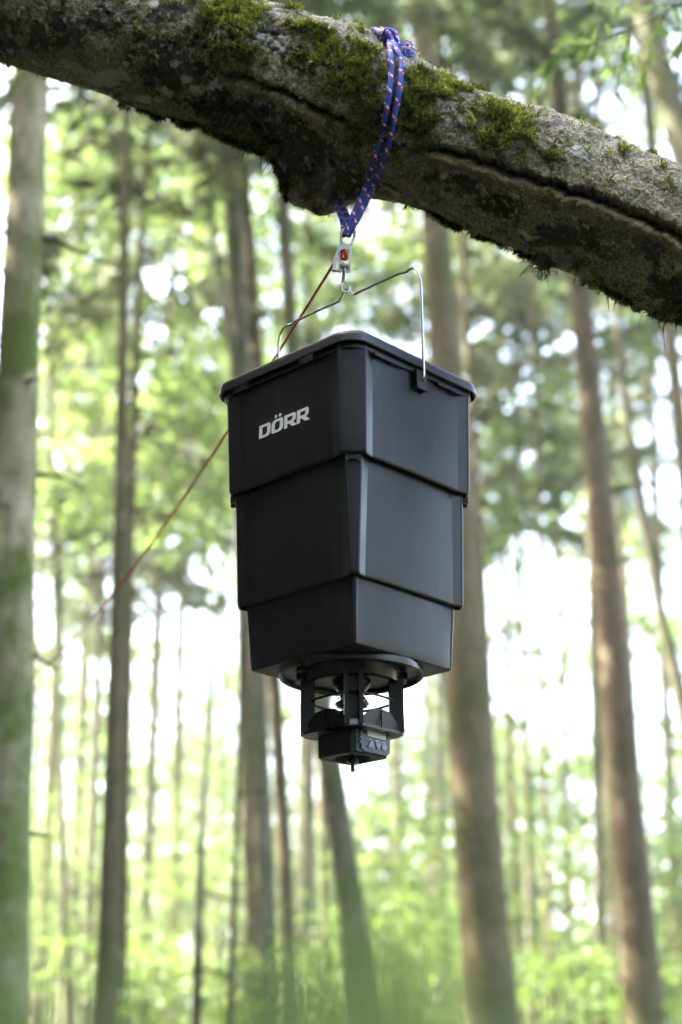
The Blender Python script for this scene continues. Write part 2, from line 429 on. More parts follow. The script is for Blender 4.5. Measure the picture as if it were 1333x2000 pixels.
SECTION_TREES = True
tree('mossy_tree', 'near mossy green-stained trunk along the left edge of the picture', 'tree', 5.5,
     [(60, 200, 80), (42, 600, 84), (26, 1000, 92), (12, 1400, 100), (-4, 1950, 106)], 12, 'bark_moss', 1, 7.0, .9, 21,
     [(3.95, 3.1, .4), (3.96, .1, .35), (3.05, .1, .22), (2.37, .0, .13), (1.71, .0, .10), (2.9, 4.6, .15), (3.4, 5.4, .12)], lump=.05, seg=28)
tree('spruce_tree', 'slim brown spruce trunk just right of the near mossy trunk', 'tree', 9.0,
     [(246, 250, 17), (241, 600, 21), (236, 1000, 29), (228, 1350, 34), (214, 1750, 40), (209, 2000, 44)], 15, 'bark_brown', 0, 7.6, .8, 22, rtw(1, 8, 2.5, 7))
tree('spruce_tree', 'dark thin leaning spruce close behind the slim brown one', 'tree', 13.0,
     [(288, 280, 13), (268, 600, 16), (260, 850, 19), (250, 1200, 20), (240, 1700, 22)], 17, 'bark_brown', 2, 7.8, .9, 23, rtw(2, 10, 5, 9, 1.0))
tree('spruce_tree', 'thin crooked dark stem leaning towards the feeder lid', 'tree', 12.0,
     [(398, 290, 12), (420, 480, 13), (440, 600, 14), (463, 740, 15), (488, 1000, 16), (500, 1400, 17)], 14, 'bark_grey', 1, 8.6, .7, 24, rtw(3, 6, 4, 8))
tree('pine_tree', 'reddish trunk passing behind the lid edge and the red cord', 'tree', 13.5,
     [(474, 310, 28), (492, 600, 31), (503, 720, 33), (531, 1250, 30), (553, 1600, 28), (572, 2000, 30)], 17, 'bark_red', 0, 9.5, 1.0, 25, rtw(4, 5, 4, 9))
tree('beech_tree', 'stout grey trunk below the lower left corner of the feeder', 'tree', 12.5,
     [(484, 1100, 50), (492, 1300, 56), (503, 1600, 60), (512, 2000, 66)], 16, 'bark_grey', 1, 9.0, .9, 26, rtw(5, 3, 3, 8))
tree('young_tree', 'thin dark sapling stem between the slim spruce and the stout grey trunk', 'tree', 11.0,
     [(408, 1420, 8), (398, 1550, 12), (390, 1750, 16), (384, 2000, 20)], 4.2, 'twig', None, 3, 1, 27, rtw(6, 4, 1.5, 3.4, .4))
tree('young_tree', 'dark narrow pole touching the left side of the stout grey trunk', 'tree', 10.0,
     [(470, 1380, 9), (464, 1600, 11), (457, 1800, 13), (452, 2000, 15)], 5.4, 'twig', None, 3, 1, 28, rtw(7, 3, 1.5, 3.4, .3))
tree('beech_tree', 'slanting olive trunk directly under the control box', 'tree', 9.5,
     [(610, 1250, 38), (645, 1490, 44), (672, 1680, 48), (693, 1800, 52), (716, 2000, 58)], 11, 'bark_grey', 2, 7.6, .7, 29)
tree('spruce_tree', 'broad trunk behind the right side of the feeder with sunlit patches', 'tree', 11.0,
     [(824, 30, 52), (838, 250, 56), (860, 560, 62), (884, 900, 74), (908, 1280, 84), (928, 1600, 88), (962, 2000, 96)], 18, 'bark_brown', 0, 9.4, 1.0, 30, rtw(8, 6, 4, 9))
tree('spruce_tree', 'thin dark trunk hugging the right side of the broad trunk', 'tree', 15.0,
     [(903, 480, 14), (915, 700, 16), (926, 900, 18), (948, 1300, 22), (985, 2000, 26)], 17, 'bark_red', 2, 10, .9, 31, rtw(9, 9, 5, 10))
tree('pine_tree', 'brown trunk standing free in the right third of the picture', 'tree', 13.0,
     [(1076, 40, 34), (1097, 250, 40), (1135, 580, 46), (1160, 850, 52), (1178, 1050, 57), (1207, 1400, 62), (1236, 1700, 68), (1262, 2000, 74)], 18, 'bark_red', 1, 10.5, .9, 32, rtw(10, 5, 4, 10))
tree('beech_tree', 'thin curving trunk right of the free-standing brown trunk', 'tree', 14.0,
     [(1208, 640, 18), (1222, 800, 20), (1236, 910, 21), (1262, 1010, 22), (1276, 1120, 23), (1300, 1260, 26), (1336, 1350, 30), (1352, 1500, 32)], 12, 'bark_grey', None, 8, 1, 33, rtw(11, 5, 4, 8))
tree('beech_tree', 'dark leaning trunk in the upper right corner behind the leafy twig', 'tree', 8.0,
     [(1240, -60, 52), (1275, 90, 56), (1310, 210, 60), (1350, 330, 64), (1400, 520, 68), (1460, 900, 74)], 10, 'bark_grey', None, 7.6, .7, 34)
tree('spruce_tree', 'trunk showing at the right edge just below the mossy limb', 'tree', 12.0,
     [(1300, 560, 26), (1316, 720, 28), (1345, 1000, 32), (1380, 1500, 36)], 16, 'bark_brown', 2, 9.5, .9, 35, rtw(12, 6, 4, 9))
FAR = [(92, 24, 20, 'bark_brown', 8.5), (150, 26, 26, 'bark_grey', 9.0), (182, 22, 18, 'twig', 8.0), (292, 22, 22, 'bark_grey', 8.0), (345, 26, 20, 'bark_brown', 9.5),
       (600, 24, 30, 'bark_grey', 10), (778, 20, 16, 'bark_grey', 9.0), (1000, 22, 14, 'bark_brown', 9.0), (1066, 18, 12, 'bark_brown', 8.5), (1108, 26, 16, 'bark_grey', 11),
       (1190, 21, 24, 'bark_grey', 11), (1312, 23, 20, 'bark_brown', 11), (430, 28, 14, 'bark_grey', 11), (860, 29, 22, 'bark_grey', 9.5), (1250, 30, 18, 'bark_brown', 12)]
ORD = ['first', 'second', 'third', 'fourth', 'fifth', 'sixth', 'seventh', 'eighth', 'ninth', 'tenth', 'eleventh', 'twelfth', 'thirteenth', 'fourteenth', 'fifteenth', 'sixteenth', 'seventeenth', 'eighteenth', 'nineteenth', 'twentieth', 'twenty-first', 'twenty-second', 'twenty-third', 'twenty-fourth', 'twenty-fifth', 'twenty-sixth', 'twenty-seventh', 'twenty-eighth', 'twenty-ninth']
for k, (x, Y, wd, bk, base) in enumerate(sorted(FAR)):
    ln = (x - 640) * .00009 + random.uniform(-.015, .015)
    tree('far_tree', '%s from the left among the slim blurred spruces far back' % ORD[k], 'tree', Y,
         [(x - (1600 - yy) * ln, yy, wd * (1 - (1600 - yy) / 5200)) for yy in (600, 1100, 1600, 2000)], 19 + k % 3, bk, k % 3, base, 1.0 + .15 * (k % 2), 50 + k,
         rtw(60 + k, 5, 4, base), 'slim trees far back in the wood', seg=12)

def broad_tree(label, Y, x, wd, H, bark, blobs, seed, leaf=.105, group='trees of the wood', name='beech_tree', per=9):
    """trunk at photo column x plus leafy boughs [(px,py,depth offset,rx,ry,rz,n)]"""
    P, q = trunk_path([(x - 40, 500, wd * .8), (x, 2000, wd)], Y, H); b0 = P[0].copy(); b0[2] = 0
    root = empty(name, b0); tag(root, label, 'tree', group)
    link('trunk', trunk_mesh(P - b0, q, seed, 12), M[bark], root)
    B, wood = [], []
    for (px, py, dy, rx, ry, rz, n_) in blobs:
        c = at(px, py, Y + dy) - b0; B.append((*c, rx, ry, rz, int(n_ * .66)))
        k = int(np.argmin(abs(P[:, 2] - b0[2] - (c[2] - .8)))); s = P[k] - b0
        wood.append(spline([s, (s + c) / 2 + [0, 0, .25], c], 8))
        r = np.random.default_rng(seed + int(px))
        for _ in range(5): wood.append(spline([c * .7 + s * .3, c + r.normal(size=3) * [rx * .3, ry * .3, rz * .3], c + r.normal(size=3) * [rx * .6, ry * .6, rz * .6]], 6))
    link('crown', broad_foliage('crown', B, seed, per, leaf, wood), [M['beech'], M['twig']], root)
    return root
broad_tree('sunlit yellow-green beech between the mossy trunk and the slim spruce', 16.0, 130, 16, 11, 'bark_grey',
           [(160, 380, 0, 1.0, 1.0, 1.0, 420), (330, 300, .6, .9, .9, .8, 300), (200, 700, .8, 1.0, 1.0, .9, 380), (350, 800, 0, .9, .8, .8, 260), (120, 950, 0, .9, .8, .5, 220), (330, 1000, 1, .9, .9, .4, 160), (20, 300, 1, .8, .8, 1.4, 260), (20, 800, 1, .5, .5, .8, 120)], 71)
broad_tree('leafy beech whose boughs fill the gap between lid and limb', 18.0, 640, 18, 13, 'bark_grey',
           [(560, 480, 0, .9, .9, 1.0, 330), (420, 430, 1, .8, .8, .8, 220), (740, 520, 0, .6, .9, .7, 110), (600, 640, 0, 1.0, .9, .7, 240), (430, 760, 0, .7, .7, .9, 220), (390, 960, 0, .6, .6, .5, 120)], 72)
broad_tree('beech with loose boughs right of the broad trunk', 19.0, 1040, 14, 14, 'bark_grey',
           [(980, 560, 0, .9, .9, .8, 260), (1010, 880, 0, .8, .8, 1.0, 260), (1080, 700, 1, .5, .6, .5, 50), (980, 1050, 0, .6, .6, .4, 80), (1230, 700, 1, .5, .5, .7, 70), (1300, 560, 0, .7, .7, .5, 130)], 73)
broad_tree('beech filling the top right behind the leafy twig', 15.0, 1180, 20, 13, 'bark_grey',
           [(950, 60, 0, .9, .9, .8, 260), (1160, 120, .5, .8, .8, .7, 90), (1280, 40, .5, .8, .8, .7, 90), (1240, 400, 0, .5, .5, .4, 60), (730, 20, .5, .8, .8, .5, 160), (1320, 200, 1, .5, .5, .6, 50)], 74)

# unseen spruces added to shade the feeder and the limb and darken reflections
SHADE = [(-6.5, 2.2, 15, 3.0, 1.1), (-8.2, 5.0, 17, 3.5, 1.15), (-5.2, -1.6, 15, 2.5, 1.1), (-9.5, .5, 18, 3, 1.3), (-4.6, 7.4, 15, 6.5, .9), (-8.5, 9.5, 18, 5, 1.2), (-2.5, -5.5, 16, 1.6, 1.2), (3.2, -6.5, 16, 1.6, 1.2),
        (-12.5, 4, 20, 4, 1.3), (-7.0, 13, 18, 5.5, 1.1), (-5.4, 11.1, 20, 10.0, 1.0), (-7.5, -5, 17, 1.6, 1.3), (.3, -9, 17, 1.2, 1.3), (-5, -10, 18, 1.2, 1.3), (6.5, -10.5, 18, 1.6, 1.3), (7.0, 6.5, 17, 8, 1.0), (-1.4, -3.8, 15, 1.0, 1.0), (-4.2, -4.2, 15, 1.0, 1.1), (-7.2, .2, 14, 1.0, 1.0), (-6.0, 4.4, 13, 1.2, .9), (-4.5, 1.5, 13, .7, .85), (-4.9, -.4, 13, .7, .9), (-5.0, 3.4, 12, .8, .8)]
rs = np.random.default_rng(23)
for az, d_ in [(-62, 9.5), (-44, 10), (-52, 8), (-37, 13), (-56, 12.5), (-47, 14), (-70, 12.5), (-80, 10), (-92, 12), (-104, 9), (-98, 15), (-112, 13), (-122, 10), (-132, 14), (-144, 10), (-158, 12), (-172, 14), (178, 11), (163, 14), (150, 11), (138, 15), (-85, 16), (-74, 17), (-118, 17), (128, 12), (70, 26), (86, 28), (102, 25), (116, 19)]:
    SHADE.append((d_ * math.sin(R(az)), d_ * math.cos(R(az)), rs.uniform(15, 20), rs.uniform(.8, 2.2), rs.uniform(1.0, 1.35)))
def ordinal(n_):
    tens = {2: 'twenty', 3: 'thirty', 4: 'forty', 5: 'fifty'}
    if n_ <= 18: return ORD[n_ - 1]
    if n_ == 19: return 'nineteenth'
    if n_ % 10 == 0: return {20: 'twentieth', 30: 'thirtieth', 40: 'fortieth', 50: 'fiftieth', 60: 'sixtieth'}[n_]
    return tens[n_ // 10] + '-' + ORD[n_ % 10 - 1]
SHADE.sort(key=lambda q_: math.atan2(q_[0], q_[1]))
for k, (x, y, H, base, sc) in enumerate(SHADE):
    zz = np.linspace(-.1, H, 50); P = np.stack([zz * 0 , zz * 0, zz], -1) ; P[:, 0] += np.sin(zz * .3 + k) * .06
    q = np.interp(zz, [0, H], [.17, .02]) * (1 + .4 * np.exp(-np.clip(zz, 0, None) / .2))
    root = empty('spruce_tree', (x, y, 0)); tag(root, '%s of the added unseen spruces outside the picture, counted round the camera from behind' % ordinal(k + 1), 'tree', 'added shade spruces around the camera')
    link('trunk', trunk_mesh(P, q, 80 + k, 16), M['bark_brown'], root)
    o = bpy.data.objects.new('crown', SPR[3]); COL.objects.link(o); o.parent = root; o.location = (0, 0, base)
    o.scale = (sc, sc, (H - base + .4) / 12); o.rotation_euler = (0, 0, k * 1.1)

# ------------------------------------------------------------------ shrubs of the understorey
def shrub(label, px, py, Y, rx, rz, n_, seed, leaf=.07, mat_='bush', name='leafy_shrub'):
    top = at(px, py, Y); root = empty(name, (top[0], Y, 0)); tag(root, label, 'shrub', 'leafy shrubs of the understorey')
    r = np.random.default_rng(seed); h = top[2]; B = []; wood = []
    nb = 7
    for k in range(nb):
        z = h * r.uniform(.25, .92); x = r.normal() * rx * .45; y = r.normal() * rx * .4
        B.append((x, y, z, rx * r.uniform(.35, .6), rx * .5, rz * r.uniform(.25, .5), n_ // nb))
        wood.append(spline([(x * .1, y * .1, -.05), (x * .3, y * .3, z * .5), (x, y, z)], 8))
    link('foliage', broad_foliage('foliage', B, seed, 9, leaf), M[mat_], root)
    V, F = thin_tubes(wood, .022, .007, 6); link('stem', npmesh('stem', V, F, True), M['twig'], root)
SH = [(130, 1560, 22, 1.3, 1.6, 300, 'pale shrub between the mossy trunk and the slim brown spruce'),
      (310, 1480, 24, 1.5, 1.8, 330, 'sunlit shrub right of the slim brown spruce'),
      (430, 1650, 20, 1.0, 1.3, 200, 'low shrub in the gap left of the stout grey trunk'),
      (600, 1560, 15, .8, 1.1, 230, 'green shrub between the reddish trunk and the slanting olive trunk'),
      (790, 1500, 17, 1.2, 1.5, 420, 'bright shrub right below the control box'),
      (830, 1680, 17, 1.1, 1.2, 420, 'fresh green bush left of the foot of the broad trunk'),
      (730, 1760, 14, .9, 1.0, 330, 'fresh green bush at the foot of the slanting trunk'),
      (1050, 1560, 21, 1.4, 1.6, 330, 'sunlit shrub right of the broad trunk'),
      (1120, 1780, 14, .8, .9, 220, 'low shrub left of the foot of the free-standing brown trunk'),
      (1310, 1500, 16, 1.0, 1.3, 330, 'green shrub at the right edge behind the curving trunk'),
      (500, 1820, 12, .7, .8, 240, 'low shrub at the foot of the stout grey trunk'),
      (250, 1800, 16, .9, .9, 230, 'low shrub behind the foot of the slim brown spruce'),
      (1000, 1850, 16, .9, .9, 260, 'low shrub right of the foot of the broad trunk'),
      (1300, 1830, 15, .9, .9, 260, 'low shrub at the lower right edge')]
for k, (px, py, Y, rx, rz, n_, lb) in enumerate(SH): shrub(lb, px, py, Y, rx, rz, n_, 100 + k)

for k, (px, py, Y, rx, n_, lb) in enumerate([(320, 1330, 27, 1.6, 300, 'tall sunlit young beech right of the slim brown spruce'), (90, 1420, 25, 1.4, 260, 'tall pale young beech right beside the near mossy trunk'), (590, 1380, 26, 1.3, 260, 'tall pale young beech behind the feeder posts'),
        (800, 1380, 24, 1.5, 320, 'tall bright young beech just left of the broad trunk'), (1080, 1330, 26, 1.7, 330, 'tall bright young beech between broad trunk and brown trunk'), (1300, 1360, 22, 1.2, 260, 'tall young beech at the right edge behind the curving trunk')]):
    shrub(lb, px, py, Y, rx, 2.4, n_, 140 + k, .10, 'beech', 'young_beech')

# far wood: reads as one mass
r = np.random.default_rng(5); B = []; wood = []
for k in range(600):
    a = R(r.uniform(-32, 32)); d = r.uniform(34, 62); x, y = d * math.sin(a), d * math.cos(a)
    hmax = d * math.tan(R(12.5)) * r.uniform(.25, 1.05) + 1
    B.append((x, y, hmax * r.uniform(.3, 1.0), r.uniform(.7, 1.8), 1.2, r.uniform(.6, 1.5), int(r.uniform(50, 120))))
    if k % 2:
        a2 = R(r.uniform(32, 328)); d2 = r.uniform(30, 48); B.append((d2 * math.sin(a2), d2 * math.cos(a2), d2 * math.tan(R(9)) * r.uniform(.1, 1), r.uniform(1.4, 2.6), 2, r.uniform(.8, 1.6), 60))
    if k % 3 == 0:
        d3 = r.uniform(30, 62); a3 = R(r.uniform(-15, 15)); B.append((d3 * math.sin(a3), d3 * math.cos(a3), .75 + d3 * math.tan(R(r.uniform(11, 24))), r.uniform(.4, 1.1), .8, r.uniform(.3, .9), int(r.uniform(10, 42))))
    if k % 6 == 0: wood.append(np.array([[x, y, z] for z in np.linspace(-.1, hmax * 1.5 + 2, 6)]))
V, F = thin_tubes(wood, .16, .05, 6)
fo = link('far_wood', broad_foliage('far_wood', B, 6, 6, .24), M['beech'])
tag(fo, 'sunlit yellow-green mass of the far wood behind all trunks', 'forest', None, 'stuff')
fp = link('far_poles', npmesh('far_poles', V, F, True), M['bark_grey'])
tag(fp, 'pale far-off poles standing in the sunlit wood', 'forest', None, 'stuff')

# ------------------------------------------------------------------ grass
blV, blF, blT = [], [], []
def blade(x, y, h, wd, lean, az, cnt):
    k = 6; tt = np.linspace(0, 1, k)
    d = np.array([math.cos(az), math.sin(az), 0]); s = np.array([-d[1], d[0], 0])
    C_ = np.array([x, y, 0.0]) + d * (lean * h * tt ** 2.2)[:, None] + np.array([0, 0, 1.0]) * (h * (tt - .25 * lean * tt ** 3))[:, None]
    W = (wd * .5 * (1 - tt ** (9 if wd > .0095 else 2.5)) + .0004)[:, None] * s
    blV.append(np.stack([C_ - W, C_ + W], 1).reshape(-1, 3))
    q = np.arange(k - 1); blF.append(np.stack([2 * q, 2 * q + 1, 2 * q + 3, 2 * q + 2], -1) + cnt * 2 * k)
    blT.append(np.full(k - 1, random.random()))
def blades(lst):
    for kk, a in enumerate(lst): blade(*a, kk)
L = []
def near(px, Y, top, n_, spread, hz=.10):
    for _ in range(n_):
        p = at(px + random.gauss(0, spread), top + random.uniform(0, 260), Y * random.uniform(.85, 1.2))
        L.append((p[0], p[1], p[2] * 1.02, random.uniform(.010, .016), random.uniform(.0, .07), random.uniform(0, 3.14)))
near(30, .42, 1880, 18, 44); near(-12, .50, 780, 5, 22); near(715, .50, 1660, 22, 40); near(540, .50, 1820, 24, 60); near(800, .55, 1800, 22, 60)
near(300, .44, 1860, 26, 130); near(1000, .48, 1870, 18, 120); near(1240, .48, 1880, 10, 70)
for _ in range(5200):
    a = random.uniform(0, 6.28); d = 1.0 + 9 * random.random() ** .8; x, y = d * math.sin(a), d * math.cos(a)
    L.append((x, y, random.uniform(.12, .42), random.uniform(.004, .009), random.uniform(.2, .8), random.uniform(0, 6.28)))
blades(L)
gm = npmesh('grass', np.vstack(blV), np.vstack(blF), True); fattr(gm, 'tint', np.concatenate(blT), 'FACE')
tag(link('grass', gm, M['grass']), 'out-of-focus green grass blades close to the lens along the bottom', 'grass', None, 'stuff')
# ------------------------------------------------------------------ the mossy limb
BX = [-500, -250, 0, 200, 400, 550, 700, 850, 1000, 1150, 1333, 1600]
BT = [-330, -240, -150, -85, -30, 12, 58, 130, 192, 255, 320, 425]
BB = [-40, 40, 125, 190, 256, 314, 374, 425, 488, 546, 632, 740]
LY = lambda x: 2.53 - .10 * x / 1333
cen, rad = [], []
for k, x in enumerate(BX):
    c = at(x, (BT[k] + BB[k]) / 2, LY(x)); dep = (c - CAM) @ FW
    cen.append(c); rad.append((BB[k] - BT[k]) / 2 * .915 * dep / FPX)
cen = [cen[0] + np.array(v) for v in ((-2.6, .3, 1.5), (-1.7, .2, .9), (-.8, .1, .42))] + cen + [cen[-1] + np.array(v) for v in ((.6, -.02, -.36), (1.15, -.05, -.85), (1.55, -.08, -1.45), (1.8, -.1, -2.35))]
rad = [.045, .075, .11] + rad + [.125, .135, .15, .17]
cen[-1][2] = -.1
Pf = spline(cen, 4000); Rf = spline(np.stack([rad, rad, rad], -1), 4000)[:, 0]
sf = np.r_[0, np.cumsum(np.linalg.norm(np.diff(Pf, axis=0), axis=1))]
pxf = proj(Pf)[:, 0]; i0 = np.argmax((pxf > -90) & (sf > sf[200])); i1 = len(pxf) - np.argmax(((pxf < 1420) & (pxf > -200))[::-1])
sa, sb = sf[i0], sf[i1 - 1]
ss = np.unique(np.r_[np.linspace(0, sa, 60), np.linspace(sa, sb, 800), np.linspace(sb, sf[-1], 70)])
Pc = np.stack([np.interp(ss, sf, Pf[:, k]) for k in range(3)], -1); rc = np.interp(ss, sf, Rf)
Tn = np.gradient(Pc, axis=0); Tn /= np.linalg.norm(Tn, axis=1)[:, None]
Fd = np.array([0, -1.0, 0]) - Tn * (Tn @ np.array([0, -1.0, 0]))[:, None]; Fd /= np.linalg.norm(Fd, axis=1)[:, None]
Ud = np.cross(Tn, Fd); Ud *= np.sign(Ud[:, 2].mean())
th = np.unique(np.r_[np.linspace(-R(125), R(125), 250), np.linspace(R(125), R(235), 46)])[:-1]
ns, nth = len(ss), len(th)
dirs = Fd[:, None] * np.cos(th)[None, :, None] + Ud[:, None] * np.sin(th)[None, :, None]
V0 = Pc[:, None] + dirs * rc[:, None, None]
Sg = np.repeat(ss[:, None], nth, 1); Tg = np.repeat(th[None], ns, 0); Ag = Tg * rc[:, None]
pv = proj(V0.reshape(-1, 3)).reshape(ns, nth, 2); front = np.abs(Tg) < R(115)
def st(px, py):
    d = (pv[..., 0] - px) ** 2 + (pv[..., 1] - py) ** 2 + np.where(front & (np.sum(dirs * (V0 - CAM), -1) < 0), 0, 1e7)
    k = np.unravel_index(np.argmin(d), d.shape); return Sg[k], Ag[k]
PXM = 2.78 / FPX            # metres on the limb for one photo pixel
def blob(px, py, rx, ry, rot=0.0, pw=2):
    s, a = st(px, py); u = (Sg - s); v = (Ag - a); c_, s_ = math.cos(rot), math.sin(rot)
    return np.exp(-(((u * c_ + v * s_) / (rx * PXM)) ** 2 + ((-u * s_ + v * c_) / (ry * PXM)) ** 2) ** (pw / 2))
q = V0.reshape(-1, 3)
NZ = lambda sc, o=4, sd=0, g=.55: fbm(q, sc, o, sd, g).reshape(ns, nth)
stretch = (q - q.mean(0)) @ np.diag([.5, 1, 1])
d = (NZ(5, 3, 1) - .5) * .030 + (NZ(22, 3, 2) - .5) * .012
# the burl under the limb
d += .060 * blob(615, 378, 75, 42, 0.05, 3) + .024 * blob(560, 372, 34, 34) + .012 * blob(700, 385, 60, 30)
d += .014 * blob(455, 75, 34, 34) - .018 * blob(458, 80, 10, 10)          # grown-over knot
# the seam: an upper lip, a dark cleft and a healed ridge under it
def seam(pts, lip, cleft, ridge, wd=1.0):
    sa_ = np.array([st(*p) for p in pts]); o = np.argsort(sa_[:, 0]); sa_ = sa_[o]
    jag = (fbm(np.stack([ss * 1.0, ss * 0, ss * 0], -1), 40, 5, 8, .7) - .5) * .016
    av = np.interp(ss, sa_[:, 0], sa_[:, 1]) + jag
    fade = np.clip((ss - sa_[0, 0]) / .05, 0, 1) * np.clip((sa_[-1, 0] - ss) / .05, 0, 1)
    dist = (Ag - av[:, None])            # >0 above the seam
    f = fade[:, None]
    up = np.where(dist > 0, np.exp(-dist / .035), 0) * lip * (.6 + .8 * NZ(60, 3, 33))
    cl = -np.exp(-((dist + .006 * wd) / (.0055 * wd)) ** 2) * cleft
    rd = np.exp(-((dist + .020 * wd) / (.010 * wd)) ** 2) * ridge * (.3 + 1.4 * NZ(80, 3, 34))
    return (up + cl + rd) * f, np.exp(-((dist + .019 * wd) / (.011 * wd)) ** 2) * f, np.exp(-((dist + .006 * wd) / (.005 * wd)) ** 2) * f
d1, r1, c1 = seam([(430, 136), (490, 152), (560, 178), (640, 215), (720, 252), (775, 275)], .007, .018, .005)
d2, r2, c2 = seam([(790, 283), (850, 284), (920, 298), (1000, 325), (1080, 352), (1160, 378), (1240, 410), (1333, 452), (1420, 500)], .010, .026, .008, 1.15)
d += d1 + d2
ck = np.abs(fbm(stretch, 30, 4, 31).reshape(ns, nth) - .5); d -= sstep(.022, 0, ck) * .0035 * sstep(.4, .6, NZ(7, 2, 32))
bark_f = (NZ(90, 3, 5) - .5); d += bark_f * .0050 + (NZ(330, 2, 6) - .5) * .0030
# moss and lichen fields
mb = 0
for a in [(450, 30, 70, 50, 0, 2), (460, 110, 50, 40, 0, 2), (640, 90, 72, 55, 0, 2), (690, 140, 80, 72, 0, 2), (720, 225, 50, 60, 0, 2), (600, 55, 50, 24, 0, 2), (840, 165, 66, 60, 0, 2), (820, 240, 48, 52, 0, 2), (885, 160, 50, 36, 0, 2),
          (955, 215, 78, 46, 0, 2), (985, 255, 56, 30, 0, 2), (1080, 303, 20, 15, 0, 2)]: mb = np.maximum(mb, blob(*a))
mu = 0
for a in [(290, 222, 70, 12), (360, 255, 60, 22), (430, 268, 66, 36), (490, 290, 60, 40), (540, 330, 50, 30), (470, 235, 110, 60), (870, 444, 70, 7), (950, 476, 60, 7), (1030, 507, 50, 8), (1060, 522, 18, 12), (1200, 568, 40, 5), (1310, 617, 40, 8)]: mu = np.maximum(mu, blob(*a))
nm = NZ(38, 4, 9); nm2 = NZ(9, 3, 10)
nm3 = NZ(110, 3, 21)
moss = sstep(.24, 1.15, mb * .95 + (nm - .5) * 1.4 + (nm3 - .5) * 1.6 + (nm2 - .5) * .4)
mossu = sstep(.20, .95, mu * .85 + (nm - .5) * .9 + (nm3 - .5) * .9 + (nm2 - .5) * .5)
backmoss = sstep(.55, .7, NZ(6, 3, 12)) * (1 - front) * .8
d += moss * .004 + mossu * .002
lic = 0
for a in [(205, 155, 72, 22, .42, 4), (150, 135, 32, 20, 0, 4), (280, 195, 60, 13, .4, 3), (20, 100, 13, 9), (70, 125, 20, 9), (40, 15, 9, 9), (198, 88, 10, 8), (264, 91, 14, 7), (305, 108, 9, 8), (345, 125, 16, 12), (365, 155, 14, 10), (425, 168, 18, 10), (385, 178, 16, 9),
          (245, 128, 10, 7), (320, 180, 22, 12), (350, 205, 30, 12), (300, 8, 12, 10), (500, 53, 8, 10), (865, 352, 20, 9), (890, 340, 9, 4), (760, 375, 20, 9), (1025, 458, 24, 20), (1130, 300, 22, 14)]: lic = np.maximum(lic, blob(*a))
lich = sstep(.40, .55, lic * .8 + (NZ(60, 4, 14, .75) - .5) * 2.0)
spk = sstep(.67, .72, NZ(75, 2, 15)) * sstep(.45, .6, NZ(6, 2, 16))
spk2 = sstep(.70, .74, NZ(130, 2, 25)) * .7
lich = np.clip(np.maximum(lich, np.maximum(spk * .8, spk2 * sstep(.4, .6, NZ(9, 2, 26)))), 0, 1) * (1 - moss) * (1 - np.clip(c1 + c2, 0, 1))
d += lich * .0016 * (.6 + NZ(240, 2, 17))
# dark algae stains: patches of their own on the weather side of the wood
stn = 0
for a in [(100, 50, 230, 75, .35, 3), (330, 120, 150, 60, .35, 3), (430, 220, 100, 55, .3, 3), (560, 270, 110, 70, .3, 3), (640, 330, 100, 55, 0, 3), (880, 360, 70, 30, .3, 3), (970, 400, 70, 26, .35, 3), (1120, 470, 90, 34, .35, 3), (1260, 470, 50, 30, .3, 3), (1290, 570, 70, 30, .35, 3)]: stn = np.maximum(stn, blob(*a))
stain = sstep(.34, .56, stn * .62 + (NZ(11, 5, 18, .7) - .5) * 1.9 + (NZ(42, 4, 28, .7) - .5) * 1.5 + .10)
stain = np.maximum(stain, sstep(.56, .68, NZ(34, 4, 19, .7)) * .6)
Vb = V0 + dirs * d[..., None]
fi, fj = np.meshgrid(np.arange(ns - 1), np.arange(nth), indexing='ij'); fj2 = (fj + 1) % nth
F = np.stack([fi * nth + fj, fi * nth + fj2, (fi + 1) * nth + fj2, (fi + 1) * nth + fj], -1).reshape(-1, 4)
if np.sum(np.cross(Vb[1, 0] - Vb[0, 0], Vb[0, 1] - Vb[0, 0]) * dirs[0, 0]) > 0: F = F[:, ::-1]
LO = np.array([cen[-1][0], cen[-1][1], 0.0])
limb_root = empty('leaning_tree', LO)
tag(limb_root, 'thick arched mossy limb with lichen patches and the blue rope slung round it', 'tree limb')
lm = npmesh('trunk', Vb.reshape(-1, 3) - LO, F, True)
for nme, a in (('moss', np.clip(moss + mossu + backmoss, 0, 1)), ('lichen', lich), ('stain', stain), ('ridge', np.clip(r1 * .5 + r2, 0, 1)), ('cleft', np.clip(c1 + c2, 0, 1))): fattr(lm, nme, a.ravel())
m, t, b = mat('limb_bark'); c = coord(t)
A = lambda nme: N(t, 'ShaderNodeAttribute', attribute_name=nme).outputs['Fac']
n1 = noise(t, 38, 6, .7, c); n2 = noise(t, 210, 4, .7, c); n3 = noise(t, 9, 4, .6, c)
base = ramp(t, n1.outputs[0], [(.30, (.075, .064, .04)), (.50, (.17, .152, .102)), (.70, (.28, .258, .18))]).outputs[0]
fine = ramp(t, n2.outputs[0], [(.38, (.018, .016, .010)), (.47, (.17, .155, .105)), (.60, (.50, .475, .36))]).outputs[0]
base = mixc(t, .6, base, fine)
base = mixc(t, ramp(t, n3.outputs[0], [(.42, (0, 0, 0)), (.65, (.5, .5, .5))]).outputs[0], base, (.16, .125, .08))
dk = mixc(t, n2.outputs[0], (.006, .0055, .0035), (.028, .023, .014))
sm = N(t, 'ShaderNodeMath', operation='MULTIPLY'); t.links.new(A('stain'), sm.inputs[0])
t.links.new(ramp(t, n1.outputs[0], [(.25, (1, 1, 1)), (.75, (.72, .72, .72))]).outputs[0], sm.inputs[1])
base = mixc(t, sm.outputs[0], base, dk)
base = mixc(t, A('ridge'), base, mixc(t, n2.outputs[0], (.10, .075, .035), (.26, .20, .11)))
